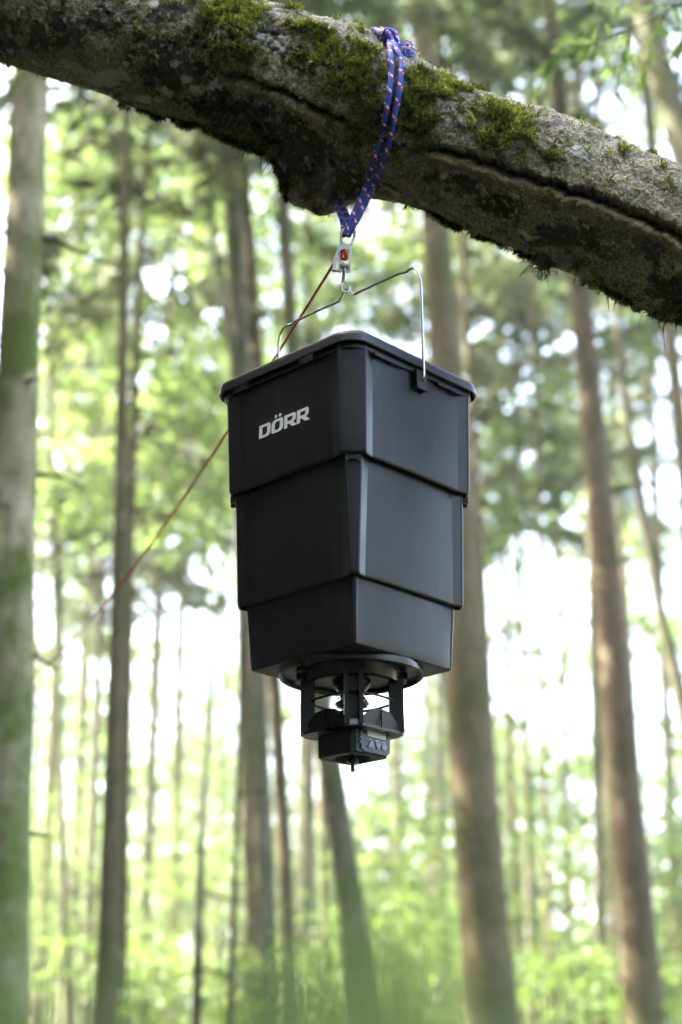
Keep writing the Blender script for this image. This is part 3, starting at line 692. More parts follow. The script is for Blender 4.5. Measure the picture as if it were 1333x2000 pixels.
base = mixc(t, A('cleft'), base, (.02, .016, .010))
base = mixc(t, A('lichen'), base, mixc(t, n2.outputs[0], (.24, .25, .20), (.50, .50, .43)))
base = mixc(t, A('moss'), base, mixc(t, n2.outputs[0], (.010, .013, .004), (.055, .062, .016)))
t.links.new(base, b.inputs['Base Color']); b.inputs['Roughness'].default_value = .92; b.inputs['Specular IOR Level'].default_value = .2
bump(t, b, n2.outputs[0], .6, .004)
link('trunk', lm, m, limb_root)
bv = BVHTree.FromPolygons([tuple(v) for v in Vb.reshape(-1, 3)], F.tolist())

# moss shoots, real blades on the bark
def shoots(name, field, n_, l0, l1, hang, c0, c1, c2, thr=.35, wd=.13):
    r = np.random.default_rng(len(name) * 7 + n_)
    wgt = np.where(field > thr, field, 0) * np.gradient(ss)[:, None] * rc[:, None] * np.gradient(th)[None]
    wgt = (wgt / wgt.sum()).ravel(); idx = r.choice(ns * nth, n_, p=wgt)
    C = Vb.reshape(-1, 3)[idx] + r.normal(size=(n_, 3)) * .0018; D0 = dirs.reshape(-1, 3)[idx]; Tt = np.repeat(Tn, nth, 0)[idx]
    clump = vnoise(C, 110, 4)[:, None] - .5; cl2 = vnoise(C, 80, 6)[:, None] - .5
    D = D0 * .8 + np.array([0, 0, -1.0]) * hang * r.uniform(.3, 1.3, (n_, 1)) + Tt * clump * 2.2 + np.cross(Tt, D0) * cl2 * 2.2 + r.normal(size=(n_, 3)) * .45
    L_ = r.uniform(l0, l1, n_) * (.5 + vnoise(C, 60, 9))
    Vv, Ff = leaf_quads(C - D0 * .002, D, L_, L_ * wd * r.uniform(.7, 1.5, n_) + .0007, .10)
    tint = np.clip(vnoise(C, 45, 5) * .9 + r.normal(size=n_) * .22 - .05, 0, 1)
    me = npmesh(name, Vv - LO, Ff); fattr(me, 'tint', tint, 'FACE')
    o = link(name, me, leafmat(name + '_shoots', c0, c1, .4, c2, .15), limb_root); o['kind'] = 'stuff'; return o
shoots('moss', moss, 120000, .005, .014, .30, (.06, .07, .012), (.23, .25, .045), (.42, .43, .13), .04)['label'] = 'bright green moss cushions'
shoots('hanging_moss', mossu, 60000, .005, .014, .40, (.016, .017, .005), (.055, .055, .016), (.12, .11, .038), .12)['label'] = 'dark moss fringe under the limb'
# longer stray strands along the lower edge
r = np.random.default_rng(44); strands = []
ii = np.argwhere((mossu > .5) & (Tg < -R(40)) & (Tg > -R(110)))
for k in r.choice(len(ii), 120):
    a, b_ = ii[k]; p = Vb[a, b_]; l = r.uniform(.008, .022); tt = np.linspace(0, 1, 6)[:, None]
    dd = dirs[a, b_] * .6 + np.array([0, 0, -.6]) + r.normal(size=3) * .7
    strands.append(p - LO + dd * l * tt + r.normal(size=3) * .010 * tt ** 2 + np.array([0, 0, .006]) * np.sin(tt * r.uniform(2, 6)))
for (px, py, n_, sp_, l) in ((1060, 514, 90, 9, .017), (850, 440, 10, 4, .02), (1315, 612, 80, 12, .013), (530, 330, 40, 16, .012), (330, 245, 24, 40, .012)):
    hit = bv.ray_cast(*ray(px, py - 12))
    if hit[0] is None: continue
    for _ in range(n_):
        p = np.array(hit[0]) + r.normal(size=3) * np.array([sp_, sp_ * .6, 2]) * PXM; tt = np.linspace(0, 1, 7)[:, None]
        dd = np.array([r.normal() * .35, r.normal() * .35, -1]) * l * r.uniform(.6, 1.6)
        strands.append(p - LO + dd * tt + r.normal(size=3) * .012 * tt ** 2 + r.normal(size=(7, 3)) * .0018 + r.normal(size=3) * .004 * np.sin(tt * 7))
sV, sF = thin_tubes(strands, .0014, .0005, 4)
o = link('moss_strand', npmesh('moss_strand', sV, sF, True), flat('dry_moss', (.075, .07, .028), .9, .1), limb_root); o['kind'] = 'stuff'

# ------------------------------------------------------------------ blue rope
def on_limb(px, py, off):
    h_ = bv.ray_cast(*ray(px, py))
    if h_[0] is None: return None
    s_, a_ = st(px, py); k = int(np.argmin(abs(ss - s_))); rd = np.array(h_[0]) - Pc[k]; rd -= Tn[k] * (rd @ Tn[k]); rd /= np.linalg.norm(rd)
    return np.array(h_[0]) + rd * off
RR = .0050
def braided(name, P, rad_, mats, parent, seg=18, step=.0011, cols=None):
    P = np.asarray(P); ln = np.sum(np.linalg.norm(np.diff(P, axis=0), axis=1)); n_ = max(12, int(ln / step)); P = resample(P, n_)
    Vv, Ff = tube_vf(P, rad_, seg, False)
    zz = np.repeat(np.linspace(0, ln, n_), seg); aa = np.tile(np.arange(seg) / seg, n_)
    pit = .0280; kk = 6
    u1 = aa * kk + zz / pit * kk; u2 = aa * kk - zz / pit * kk
    bmp = np.cos(u1 * 2 * np.pi) * np.cos(u2 * 2 * np.pi) * .00035
    cc = np.repeat(P, seg, 0); od = Vv - cc; od /= np.linalg.norm(od, axis=1)[:, None] + 1e-9; Vv = Vv + od * bmp[:, None]
    me = npmesh(name, Vv, Ff, True)
    i_, j_ = np.meshgrid(np.arange(n_ - 1), np.arange(seg), indexing='ij')
    fz = (i_.ravel() + .5) * ln / (n_ - 1); fa = (j_.ravel() + .5) / seg
    s1 = np.floor(fa * kk + fz / pit * kk).astype(int); s2 = np.floor(fa * kk - fz / pit * kk).astype(int)
    par = (s1 + s2) % 2; mi = np.zeros(len(Ff), np.int32)
    mi[(s1 % kk == 0) & (s2 % 3 != 0)] = 1; mi[(s1 % kk == 1) & (s2 % 3 != 0)] = 2
    me.polygons.foreach_set('material_index', mi)
    return link(name, me, mats, parent)
blue = flat('blue_polyester', (.016, .052, .38), .55, .4); red = flat('red_fleck', (.48, .010, .020), .6, .3); white = flat('white_fleck', (.72, .72, .74), .6, .3)
RM = [blue, red, white]
AX = np.array([0, 2.46, 0])
clip_top = at(678, 462, 2.452)
rope_root = empty('rope', clip_top); tag(rope_root, 'blue rope with red and white flecks looped over the mossy limb', 'rope')
A_px = [(688, 425), (706, 388), (721.5, 348), (735, 304), (748, 271), (757, 227), (763, 183), (765, 150), (762, 117), (755.5, 82)]
B_px = [(699, 428), (717, 392), (735, 353), (748, 322), (759, 293), (768, 260), (774, 227), (780, 194), (783, 161), (783, 128)]
def strand(pxs, dx):
    up = []
    for (x, y) in pxs:
        p = on_limb(x, y, RR * (1.15 + .9 * (y < 260))) if y < 372 else None
        up.append(p)
    firsty = next(p[1] for p in up if p is not None)
    for k, (x, y) in enumerate(pxs):
        if up[k] is None:
            f = (y - 348) / (462 - 348); up[k] = at(x, y, firsty + (2.442 - firsty) * max(0, min(1, f)) ** .8)
    return [at(677 + dx, 460, 2.452)] + up
k0 = int(np.argmin(abs(pxf - 745))); kA = int(np.argmin(abs(ss - sf[k0])))
def over_back(shift, n_=7):
    """over the crest and down the far side of the limb to the clip"""
    out = []
    for a in np.linspace(R(100), R(225), n_):
        k = kA + int(shift * 28) - int((a - R(100)) / R(125) * 30); jx = int(np.argmin(abs(((th - a + np.pi) % (2 * np.pi)) - np.pi)))
        out.append(Vb[k, jx] + dirs[k, jx] * RR * 1.2)
    return out
sA = strand(A_px, -3); sB = strand(B_px, 4)
backA = over_back(0) + [at(669, 430, 2.475), at(672, 460, 2.458)]
backB = over_back(.28) + [at(681, 430, 2.48), at(682, 460, 2.458)]
crA = [at(753, 70, sA[-1][1] + .012), at(748, 66, sA[-1][1] + .035)]
braided('rope_strand', spline(sA + crA + backA[1:], 700), RR, RM, rope_root)
braided('rope_strand', spline(sB + [at(778, 104, sB[-1][1] + .004), at(768, 84, sB[-1][1] + .02), at(757, 66, sB[-1][1] + .045)] + backB[1:], 700), RR, RM, rope_root)
# knot on the crest: loops wound round the standing parts, and the cut, frayed end
y0 = sA[-1][1]
K = lambda l: spline([at(x, y, y0 + dy) for x, y, dy in l], 160)
braided('knot', K([(722, 66, .030), (733, 60, .016), (744, 68, .002), (750, 80, -.002), (757, 72, -.012), (762, 62, -.004), (772, 68, .006), (775, 84, .002), (771, 98, -.008), (774, 112, -.010), (780, 120, -.006)]), RR * 1.22, RM, rope_root)
braided('knot', K([(742, 76, .012), (746, 66, -.010), (757, 60, -.014), (768, 66, -.010), (774, 78, -.004), (768, 92, .004), (776, 106, .002)]), RR * 1.2, RM, rope_root)
braided('knot', K([(770, 98, .004), (776, 114, -.008), (786, 122, -.006), (792, 112, .004), (790, 100, .004)]), RR * 1.25, RM, rope_root)
r = np.random.default_rng(9); parts = {0: [], 1: [], 2: []}
e0 = at(787, 108, y0 - .006)
for k in range(100):
    a = r.uniform(0, 6.28); rd_ = r.uniform(.009, .018); tt = np.linspace(0, 1, 12)
    ctr = e0 + np.array([.005, 0, .006]); ph = r.uniform(0, 6.28)
    n_ = r.normal(size=3); n_[1] *= 2.5; n_ /= np.linalg.norm(n_); u_ = np.cross(n_, [0, 0, 1.0]); u_ /= np.linalg.norm(u_); v_ = np.cross(n_, u_)
    an = ph + tt * r.uniform(1.6, 3.6)
    P = ctr + rd_ * (u_ * np.cos(an)[:, None] * .85 + v_ * np.sin(an)[:, None]) + r.normal(size=3) * .0018
    if k % 9 == 0: P[6:] += (np.array([.010, 0, .004]) + r.normal(size=3) * .004) * np.linspace(0, 1, 6)[:, None]
    parts[2 if k % 4 == 0 else (1 if k % 7 == 1 else 0)].append(P)
Vs, Fs, mi = [], [], []; bse = 0
for kk in parts:
    Vv, Ff = thin_tubes(parts[kk], .0011, .0008, 5); Vs.append(Vv); Fs.append(Ff + bse); bse += len(Vv); mi += [kk] * len(Ff)
lv, lf = lathe_vf([(0, -.012), (.006, -.010), (.0095, 0), (.007, .009), (0, .012)], 14); Vs.append(lv + e0 + np.array([.004, .002, .005])); Fs.append(lf + bse); mi += [0] * len(lf)
me = npmesh('frayed_end', np.vstack(Vs), np.vstack(Fs), True); me.polygons.foreach_set('material_index', np.array(mi, np.int32))
link('frayed_end', me, [flat('blue_fibre', (.10, .16, .62), .7, .3), red, white], rope_root)
for ch in rope_root.children: ch.matrix_parent_inverse = Matrix.Translation(-Vector(clip_top))

# ------------------------------------------------------------------ the feeder
ZB = .50
feeder = empty('hanging_feeder', (0, 2.46, HC + ZB), R(2.073))
tag(feeder, 'black square telescopic game feeder hanging from the mossy limb', 'feeder')
COR = [(np.array([math.cos(a), math.sin(a)]), np.array([-math.sin(a), math.cos(a)])) for a in (-math.pi / 2, 0, math.pi / 2, math.pi)]
def section(d_, w_, rp, z, rnd=.004, bulge=.002, nb=10, inset=0.0):
    """outline of one tier at height z: a facetted post at every corner, a recessed panel between posts"""
    d_ = d_ - inset; pts = []
    for q_ in range(4):
        e, tg = COR[q_]; e2, tg2 = COR[(q_ + 1) % 4]
        rr = min(rnd, w_ * .9, rp * .7 + 1e-4)
        fl = min(.009, rp * .45); prof = [(-w_ - fl, -rp), (-w_, -rr)] + [(-w_ + rr - rr * math.cos(a), -rr + rr * math.sin(a)) for a in np.linspace(0, R(90), 10)[1:]]
        prof = prof + [(-x, y) for x, y in prof[::-1]]
        pts += [e * (d_ + y) + tg * x for x, y in prof]
        a_ = e * (d_ - rp) + tg * (w_ + fl); b_ = e2 * (d_ - rp) - tg2 * (w_ + fl); nn = (e + e2) / math.sqrt(2)
        for k in range(1, nb):
            f = k / nb; pts.append(a_ + (b_ - a_) * f + nn * bulge * math.sin(math.pi * f) ** .8)
    return np.array([[p[0], p[1], z - ZB] for p in pts])
def loft(name, secs, matl, parent, cap0=False, cap1=False, sharp=14):
    n_ = len(secs[0]); V_ = np.vstack(secs); Fq = []
    for k in range(len(secs) - 1):
        j_ = np.arange(n_); j2_ = (j_ + 1) % n_; Fq.append(np.stack([k * n_ + j_, k * n_ + j2_, (k + 1) * n_ + j2_, (k + 1) * n_ + j_], -1))
    Fq = np.vstack(Fq).tolist()
    if cap0: Fq.append(list(range(n_))[::-1])
    if cap1: Fq.append(list(range((len(secs) - 1) * n_, len(secs) * n_)))
    me = bpy.data.meshes.new(name); me.from_pydata([tuple(v) for v in V_], [], Fq); me.update()
    for p in me.polygons: p.use_smooth = True
    me.set_sharp_from_angle(angle=R(sharp)); return link(name, me, matl, parent)
def tier(name, bot, top, wall=.0035, extra=0.0, closed=False):
    zb, db, wb, rb = bot; zt, dt, wt, rt = top; S = []
    if closed: S.append(section(db, wb, rb, zb, inset=.004, bulge=.0015)); S.append(section(db, wb, rb, zb + .0012, inset=.0012, bulge=.0015))
    else:
        S.append(section(db, wb, rb, zb + .10, inset=wall + .001)); S.append(section(db, wb, rb, zb + .004, inset=wall + .002)); S.append(section(db, wb, rb, zb, inset=wall + .001)); S.append(section(db, wb, rb, zb + .0010, inset=.0022)); S.append(section(db, wb, rb, zb + .0032, inset=.0006))
    n_ = 6
    for k in range(n_ + 1):
        f = k / n_; z0_ = zb + .0060
        S.append(section(db + (dt - db) * f, wb + (wt - wb) * f, rb + (rt - rb) * f, z0_ + (zt - z0_) * f))
    if extra: S.append(section(dt, wt, rt, zt + extra, inset=.0005))
    return loft(name, S, M['black'], feeder, closed, True)
t1 = tier('upper_tier', (.9505, .1928, .0215, .019), (1.133, .1985, .0235, .021))
t2 = tier('middle_tier', (.7645, .1775, .0085, .017), (.9505, .1826, .0150, .019), extra=.035)
t3 = tier('lower_tier', (.6636, .156, .0040, .0035), (.7645, .1632, .0058, .0085), extra=.03, closed=True)
# rounded-square outlines for rim and lid
def rsq(a_, rc_, z, nseg=10):
    pts = []
    for q_ in range(4):
        e, tg = COR[q_]; c_ = e * (a_ - rc_) * math.sqrt(2); a0 = math.atan2(e[1], e[0])
        for k in range(nseg + 1):
            an = a0 - math.pi / 4 + math.pi / 2 * k / nseg; pts.append(c_ + rc_ * np.array([math.cos(an), math.sin(an)]))
    return np.array([[p[0], p[1], z - ZB] for p in pts])
loft('rim', [rsq(.1405, .032, 1.128), rsq(.1505, .036, 1.1215), rsq(.1535, .037, 1.1205), rsq(.1545, .037, 1.1225), rsq(.1545, .037, 1.1335)], M['black'], feeder, True, True)
lid = loft('lid', [rsq(.1560, .036, 1.1395), rsq(.1585, .037, 1.1300), rsq(.1602, .038, 1.1290), rsq(.1613, .038, 1.1305), rsq(.1606, .038, 1.1420), rsq(.1592, .037, 1.1462), rsq(.1560, .035, 1.1490), rsq(.150, .033, 1.1505), rsq(.142, .03, 1.1475), rsq(.135, .028, 1.1475)], M['lid'], feeder, True, True)
S2 = math.sqrt(.5)
fnL, fuL = np.array([-S2, -S2, 0]), np.array([S2, -S2, 0])      # left face: outward normal, direction towards the front corner
fnR, fuR = np.array([S2, -S2, 0]), np.array([S2, S2, 0])        # right face
ZV = np.array([0, 0, 1.0])
def lz(z): return z - ZB
for u0 in (-.087, .062):                                         # snap tabs of the lid on the left face, and their twins opposite
    for sg in (1, -1):
        bm = bmesh.new(); add_box(bm, fnL * sg * .1588 + fuL * sg * u0 + ZV * lz(1.1245), fuL, fnL, ZV, .0135, .0018, .0065); bm_obj('snap_tab', bm, M['lid'], lid, .0015)
for sg in (1, -1):                                               # slotted ledge under the lid on the bracket faces
    for (u0, hu) in ((-.070, .034), (.075, .030)):
        bm = bmesh.new(); add_box(bm, fnR * sg * .1540 + fuR * sg * u0 + ZV * lz(1.1205), fuR, fnR, ZV, hu, .0022, .0030); bm_obj('ledge', bm, M['black'], t1, .0008)
        bm = bmesh.new(); add_box(bm, fnR * sg * .1475 + fuR * sg * (u0 + .01) + ZV * lz(1.1175), fuR, fnR, ZV, .008, .006, .0015); bm_obj('slot_rib', bm, M['black'], t1, .0005)
    bm = bmesh.new()                                             # handle bracket
    for du in (-.0105, .0105): add_box(bm, fnR * sg * .1500 + fuR * sg * du + ZV * lz(1.108), fuR, fnR, ZV, .0020, .0100, .0160)
    br = bm_obj('handle_bracket', bm, M['black'], t1, .0010)
    # front plate with its pivot hole
    ring = [(.0125 * math.cos(a) if 0 else 0, 0) for a in (0,)]
    V_, F_ = [], []; ho = [(.0038 * math.cos(k * math.pi / 4 + math.pi / 8), .0038 * math.sin(k * math.pi / 4 + math.pi / 8) + .001) for k in range(8)]
    ou = [(.0125, .0065), (.0052, .0160), (-.0052, .0160), (-.0125, .0065), (-.0125, -.0065), (-.0052, -.0160), (.0052, -.0160), (.0125, -.0065)]
    for dep in (.1612, .1585):
        for (a_, b_) in ho + ou: V_.append(fnR * sg * dep + fuR * sg * a_ + ZV * (lz(1.108) + b_))
    for k in range(8):
        k2 = (k + 1) % 8
        F_ += [(k, k2, 8 + k2, 8 + k), (16 + k2, 16 + k, 24 + k, 24 + k2), (8 + k, 8 + k2, 24 + k2, 24 + k), (k2, k, 16 + k, 16 + k2)]
    bm = bmesh.new()
    vv = [bm.verts.new(v) for v in V_]
    for f_ in F_: bm.faces.new([vv[x] for x in f_])
    for cx, cz in ((.0125, .016), (-.0125, .016), (.0125, -.016), (-.0125, -.016)):
        tri = [(cx, cz), (cx, cz * .40625), (cx * .416, cz)]
        prism(bm, [fnR * sg * .1585 + fuR * sg * a_ + ZV * (lz(1.108) + b_) for a_, b_ in tri], fnR * sg * .0027)
    bm_obj('bracket_plate', bm, M['black'], br, 0)
# latches under every post of the two upper tiers
for q_ in range(4):
    e, tg = COR[q_]; e3, t3_ = np.array([*e, 0]), np.array([*tg, 0])
    bm = bmesh.new()
    add_box(bm, e3 * .1850 + ZV * lz(.9455), t3_, e3, ZV, .0095, .0035, .0030)
    for s_ in (-1, 1): add_box(bm, e3 * .1865 + t3_ * s_ * .0085 + ZV * lz(.9440), t3_, e3, ZV, .0018, .0045, .0055)
    bm_obj('latch', bm, M['black'], t1, .0006)
# lettering on the left face
def glyph_mesh(name, loops, parent, mt, origin, u, v, nrm, thick=.0006):
    cu = bpy.data.curves.new(name, 'CURVE'); cu.dimensions = '2D'; cu.fill_mode = 'BOTH'; cu.extrude = thick / 2
    for lp in loops:
        s_ = cu.splines.new('POLY'); s_.points.add(len(lp) - 1); s_.use_cyclic_u = True
        for k, (x, y) in enumerate(lp): s_.points[k].co = (x, y, 0, 1)
    tmp = bpy.data.objects.new(name, cu); COL.objects.link(tmp)
    me = bpy.data.meshes.new_from_object(tmp.evaluated_get(bpy.context.evaluated_depsgraph_get())); bpy.data.objects.remove(tmp)
    mt4 = Matrix(((u[0], v[0], nrm[0], origin[0]), (u[1], v[1], nrm[1], origin[1]), (u[2], v[2], nrm[2], origin[2]), (0, 0, 0, 1)))
    me.transform(mt4); me.name = name; me.materials.clear()
    return link(name, me, mt, parent)
rphi = R(2.073)
def to_local(P):
    v = np.asarray(P) - np.array([0, 2.46, HC + ZB]); c_, s_ = math.cos(-rphi), math.sin(-rphi)
    return np.array([c_ * v[0] - s_ * v[1], s_ * v[0] + c_ * v[1], v[2]])
def on_face(px, py, nrm, dist):
    """where the sight line through (px,py) meets the feeder face with this normal at this distance"""
    o_ = to_local(CAM); a_ = to_local(CAM + (FW + RT * ((px - 666.5) / FPX) + UP * ((1000 - py) / FPX))); dd = a_ - o_
    return o_ + dd * ((dist - o_ @ nrm) / (dd @ nrm))
PD = .1487; TV = np.array([-S2 * .03, -S2 * .03, 1.0]); TV /= np.linalg.norm(TV)
pbl = on_face(506.5, 858, fnL, PD); pbr = on_face(606, 817.5, fnL, PD); ptl = on_face(506.5, 833.5, fnL, PD)
hgt = (ptl - pbl)[2]; wid = (pbr - pbl) @ fuL
circ = lambda cx, cy, r_: [(cx + r_ * math.cos(k * math.pi / 8), cy + r_ * math.sin(k * math.pi / 8)) for k in range(16)]
GL = {'D': [[(0, 0), (.82, 0), (1.0, .04), (1.13, .14), (1.19, .28), (1.19, .80), (1.15, .93), (1.04, 1), (0, 1)], [(.33, .19), (.33, .81), (.85, .81), (.85, .40), (.81, .27), (.68, .19)]],
      'O': [[(.16, 0), (.80, 0), (1.0, .05), (1.14, .17), (1.19, .33), (1.19, .86), (1.13, .96), (1.02, 1), (.36, 1), (.18, .95), (.06, .84), (0, .68), (0, .14), (.05, .04)], [(.34, .25), (.34, .68), (.40, .77), (.50, .81), (.85, .81), (.85, .34), (.79, .23), (.69, .19), (.38, .19)], circ(.42, 1.24, .13), circ(.86, 1.24, .13)],
      'R': [[(0, 0), (.33, 0), (.33, .30), (.46, .30), (.86, 0), (1.34, 0), (.92, .34), (1.08, .40), (1.18, .52), (1.19, .86), (1.13, .96), (1.02, 1), (0, 1)], [(.33, .50), (.33, .81), (.86, .81), (.86, .62), (.79, .52), (.70, .50)]]}
tot = 1.31 * 3 + 1.34; kx = wid / tot; x0 = 0
for ch in 'DORR':
    lp = [[((x + x0 + y * .07) * kx, y * hgt) for x, y in l_] for l_ in GL[ch]]
    glyph_mesh('letter', lp, t1, M['print'], pbl + fnL * .0002, fuL, TV, np.cross(fuL, TV), .0003); x0 += 1.31
# wire handle
hb_r = fnR * .1500 + ZV * lz(1.110); 
def hp(px, py, k):           # point in the handle's own plane: k metres from the axis towards the right-hand bracket
    P = fnR * k; o_ = to_local(CAM); a_ = to_local(CAM + (FW + RT * ((px - 666.5) / FPX) + UP * ((1000 - py) / FPX))) - o_
    tt = (np.array([P[0], P[1]]) - o_[:2]) @ a_[:2] / (a_[:2] @ a_[:2]); return np.array([P[0], P[1], o_[2] + a_[2] * tt])
za = hp(797, 526.5, .140)[2]; zc = hp(677, 568, 0)[2]
ev = [fnR * .1500 + ZV * lz(1.1095), fnR * .1590 + ZV * lz(1.1095), fnR * .1640 + ZV * lz(1.113), fnR * .1650 + ZV * lz(1.125), fnR * .1650 + ZV * (za - .060), fnR * .1642 + ZV * (za - .030), fnR * .1605 + ZV * (za - .013), fnR * .153 + ZV * (za - .003), fnR * .1435 + ZV * za, fnR * .133 + ZV * (za - .0025),
      fnR * .120 + ZV * (za + (zc - .012 - za) * .13), fnR * .070 + ZV * (za + (zc - .012 - za) * .56), fnR * .024 + ZV * (zc - .0135), fnR * .019 + ZV * (zc - .0140), fnR * .014 + ZV * (zc - .010), fnR * .005 + ZV * (zc + .001), ZV * (zc + .003)]
mir = [np.array([-p[0], -p[1], p[2]]) for p in ev[:-1]][::-1]
def polyround(pts, n_=220):
    return resample(spline(np.vstack([resample(np.array([pts[i_], pts[i_ + 1]]), 4)[:-1] for i_ in range(len(pts) - 1)] + [np.array([pts[-1]])]), 900), n_)
tube('handle', polyround(ev + mir), .0022, M['steel'], feeder, 10)
# discharge collar under the bottom plate
V_, F_ = lathe_vf([(.060, .6640), (.1120, .6640), (.1128, .6600), (.1120, .6535), (.1095, .6525), (.1080, .6545), (.1075, .6600), (.078, .6605), (.077, .6560), (.072, .6420), (.0665, .6400), (.0650, .6430), (.0650, .6470), (.0300, .6475)], 72)
V_[:, 2] -= ZB; collar = link('collar', npmesh('collar', V_, F_, True, 28), M['gloss'], feeder)
V_, F_ = lathe_vf([(.0300, .6476), (.0290, .640), (.0200, .628), (.0185, .6225), (.0165, .6225), (.016, .640)], 40); V_[:, 2] -= ZB
link('outlet_funnel', npmesh('outlet_funnel', V_, F_, True, 30), M['gloss'], feeder)
V_, F_ = lathe_vf([(.0, .6165), (.012, .6160), (.022, .6125), (.0262, .6130), (.0268, .6110), (.024, .6070), (.014, .6030), (.010, .5985), (.006, .590), (.006, .584)], 48); V_[:, 2] -= ZB
sp_ = link('spinner_disc', npmesh('spinner_disc', V_, F_, True, 30), M['zinc'], feeder)
r = np.random.default_rng(3); gv = []
for k in range(46):
    a = r.uniform(0, 6.28); q_ = r.uniform(.010, .0225); s_ = r.uniform(.0016, .0028)
    lv, lf = lathe_vf([(.0001, -s_), (s_ * .8, -s_ * .4), (s_, .2 * s_), (s_ * .6, s_ * .9), (.0001, s_)], 6); gv.append((lv + np.array([q_ * math.cos(a), q_ * math.sin(a), lz(.6165 + r.uniform(0, .003))]), lf))
gV, gF = join_vf(gv); o = link('maize_grains', npmesh('maize_grains', gV, gF, True), M['seed'], sp_); o['kind'] = 'stuff'
for q_ in range(4):                                             # four U-shaped posts
    e, tg = COR[q_]; e3, t3_ = np.array([*e, 0]), np.array([*tg, 0])
    bm = bmesh.new(); zc_, hz_ = lz(.6095), .0455
    for s_ in (-1, 1): add_box(bm, e3 * .0680 + t3_ * s_ * .0112 + ZV * zc_, t3_, e3, ZV, .0030, .0110, hz_)
    add_box(bm, e3 * .0592 + ZV * zc_, t3_, e3, ZV, .0084, .0020, hz_ - .001)
    p_ = bm_obj('post', bm, M['matte'], feeder, .0012)
    bm = bmesh.new(); add_box(bm, e3 * .0790 + ZV * lz(.6515), t3_, e3, ZV, .0165, .0065, .0055); bm_obj('clamp', bm, M['gloss'], p_, .0012)
    bm = bmesh.new(); add_box(bm, e3 * .0715 + ZV * lz(.5655), t3_, e3, ZV, .0060, .0060, .0040); bm_obj('foot_clip', bm, M['button'], p_, .0008)
for q_ in range(4):                                             # guard bars between the posts
    e, _ = COR[q_]; e2, _ = COR[(q_ + 1) % 4]; a_ = np.array([*e * .0720, lz(.6140)]); b_ = np.array([*e2 * .0720, lz(.6140)]); nn = np.array([*(e + e2) / 2, 0]) * .010
    tube('guard_bar', spline([a_, (a_ + b_) / 2 + nn, b_], 14), .0021, M['matte'], feeder, 8)
bm = bmesh.new()                                                # tray with arched walls
for q_ in range(4):
    e, tg = COR[q_]; e2, tg2 = COR[(q_ + 1) % 4]; a_ = np.array([*(e * .0735 + tg * .008), 0]); b_ = np.array([*(e2 * .0735 - tg2 * .008), 0]); nn = np.array([*(e + e2) / math.sqrt(2), 0])
    prof = [(0, .5640), (1, .5640), (1, .5720), (.86, .5800), (.72, .5905), (.52, .5930), (.48, .5930), (.28, .5905), (.14, .5800), (0, .5720)]
    prism(bm, [a_ + (b_ - a_) * f + ZV * lz(z) + nn * .004 * math.sin(math.pi * f) for f, z in prof], -nn * .004)
    add_box(bm, (a_ + b_) / 2 + nn * .0042 + ZV * lz(.5775), (b_ - a_) / np.linalg.norm(b_ - a_), nn, ZV, .0012, .0012, .0130)
tr = bm_obj('tray', bm, M['matte'], feeder, .0008)
bm = bmesh.new(); oct_ = []
for q_ in range(4):
    e, tg = COR[q_]
    for s_ in (-1, 1): oct_.append(np.array([*(e * .0740 + tg * s_ * .0125), lz(.5610)]))
prism(bm, oct_, ZV * .0045); bm_obj('tray_floor', bm, M['gloss'], tr, .0008)
# control box
bxd = .0549
S = [np.array([[*(COR[q_][0] * (dd - (.003)) + COR[q_][1] * s_ * .0045), lz(z)] for q_ in range(4) for s_ in (-1, 1)]) for dd, z in ((bxd - .002, .5262), (bxd, .5275), (bxd + .0006, .5605))]
box = loft('control_box', S, M['matte'], feeder, False, True, 30)
# underside with its round opening
V_, F_ = [], []; n_ = 48
for k in range(n_):
    a = 2 * math.pi * k / n_ - math.pi / 2; ca, sa_ = math.cos(a), math.sin(a); rr_ = (bxd - .0036) / (abs(ca) + abs(sa_)) ; rr_ = min(rr_, bxd - .0048)
    V_ += [(.0285 * ca, .0285 * sa_, lz(.5263)), (rr_ * ca, rr_ * sa_, lz(.5263)), (.0285 * ca, .0285 * sa_, lz(.5350)), (.003 * ca, .003 * sa_, lz(.5350))]
for k in range(n_):
    k2 = (k + 1) % n_; F_ += [(4 * k, 4 * k2, 4 * k2 + 1, 4 * k + 1), (4 * k, 4 * k + 2, 4 * k2 + 2, 4 * k2), (4 * k + 2, 4 * k + 3, 4 * k2 + 3, 4 * k2 + 2)]
link('underside', npmesh('underside', np.array(V_), np.array(F_)), M['matte'], box)
V_, F_ = lathe_vf([(.0001, .5060), (.0030, .5060), (.0034, .5068), (.0034, .5190), (.0085, .5195), (.0088, .5205), (.0088, .5255), (.0082, .5265), (.0035, .5268), (.0035, .5352)], 12); V_[:, 2] -= ZB
link('screw_knob', npmesh('screw_knob', V_, F_, True, 25), M['gloss'], box)
FD = bxd / math.sqrt(2) + .0012
def fp_(px, py, k=0): return on_face(px, py, fnR, FD + k)
def face_poly(name, pxs, mt, parent, k=0.0, th_=.0016, bev=.0004):
    bm = bmesh.new(); prism(bm, [fp_(x, y, k) for x, y in pxs], fnR * th_); return bm_obj(name, bm, mt, parent, bev)
bez = face_poly('bezel', [(702, 1424), (708, 1418), (757, 1428), (759, 1434), (758.5, 1472), (753, 1477), (712, 1468), (703, 1462)], M['gloss'], box, -.0012, .0036, .0012)
face_poly('display', [(717, 1421.5), (752.5, 1431), (753, 1446), (718, 1437)], M['lcd'], bez, .0020, .0010, .0002)
face_poly('button', [(725, 1446), (728, 1449), (731.5, 1461.5), (718, 1458.5), (719, 1455)], M['button'], bez, .0022, .0016)
face_poly('button', [(732, 1449.5), (744.5, 1452.5), (743, 1457), (740, 1464.5), (736.5, 1463)], M['button'], bez, .0022, .0016)
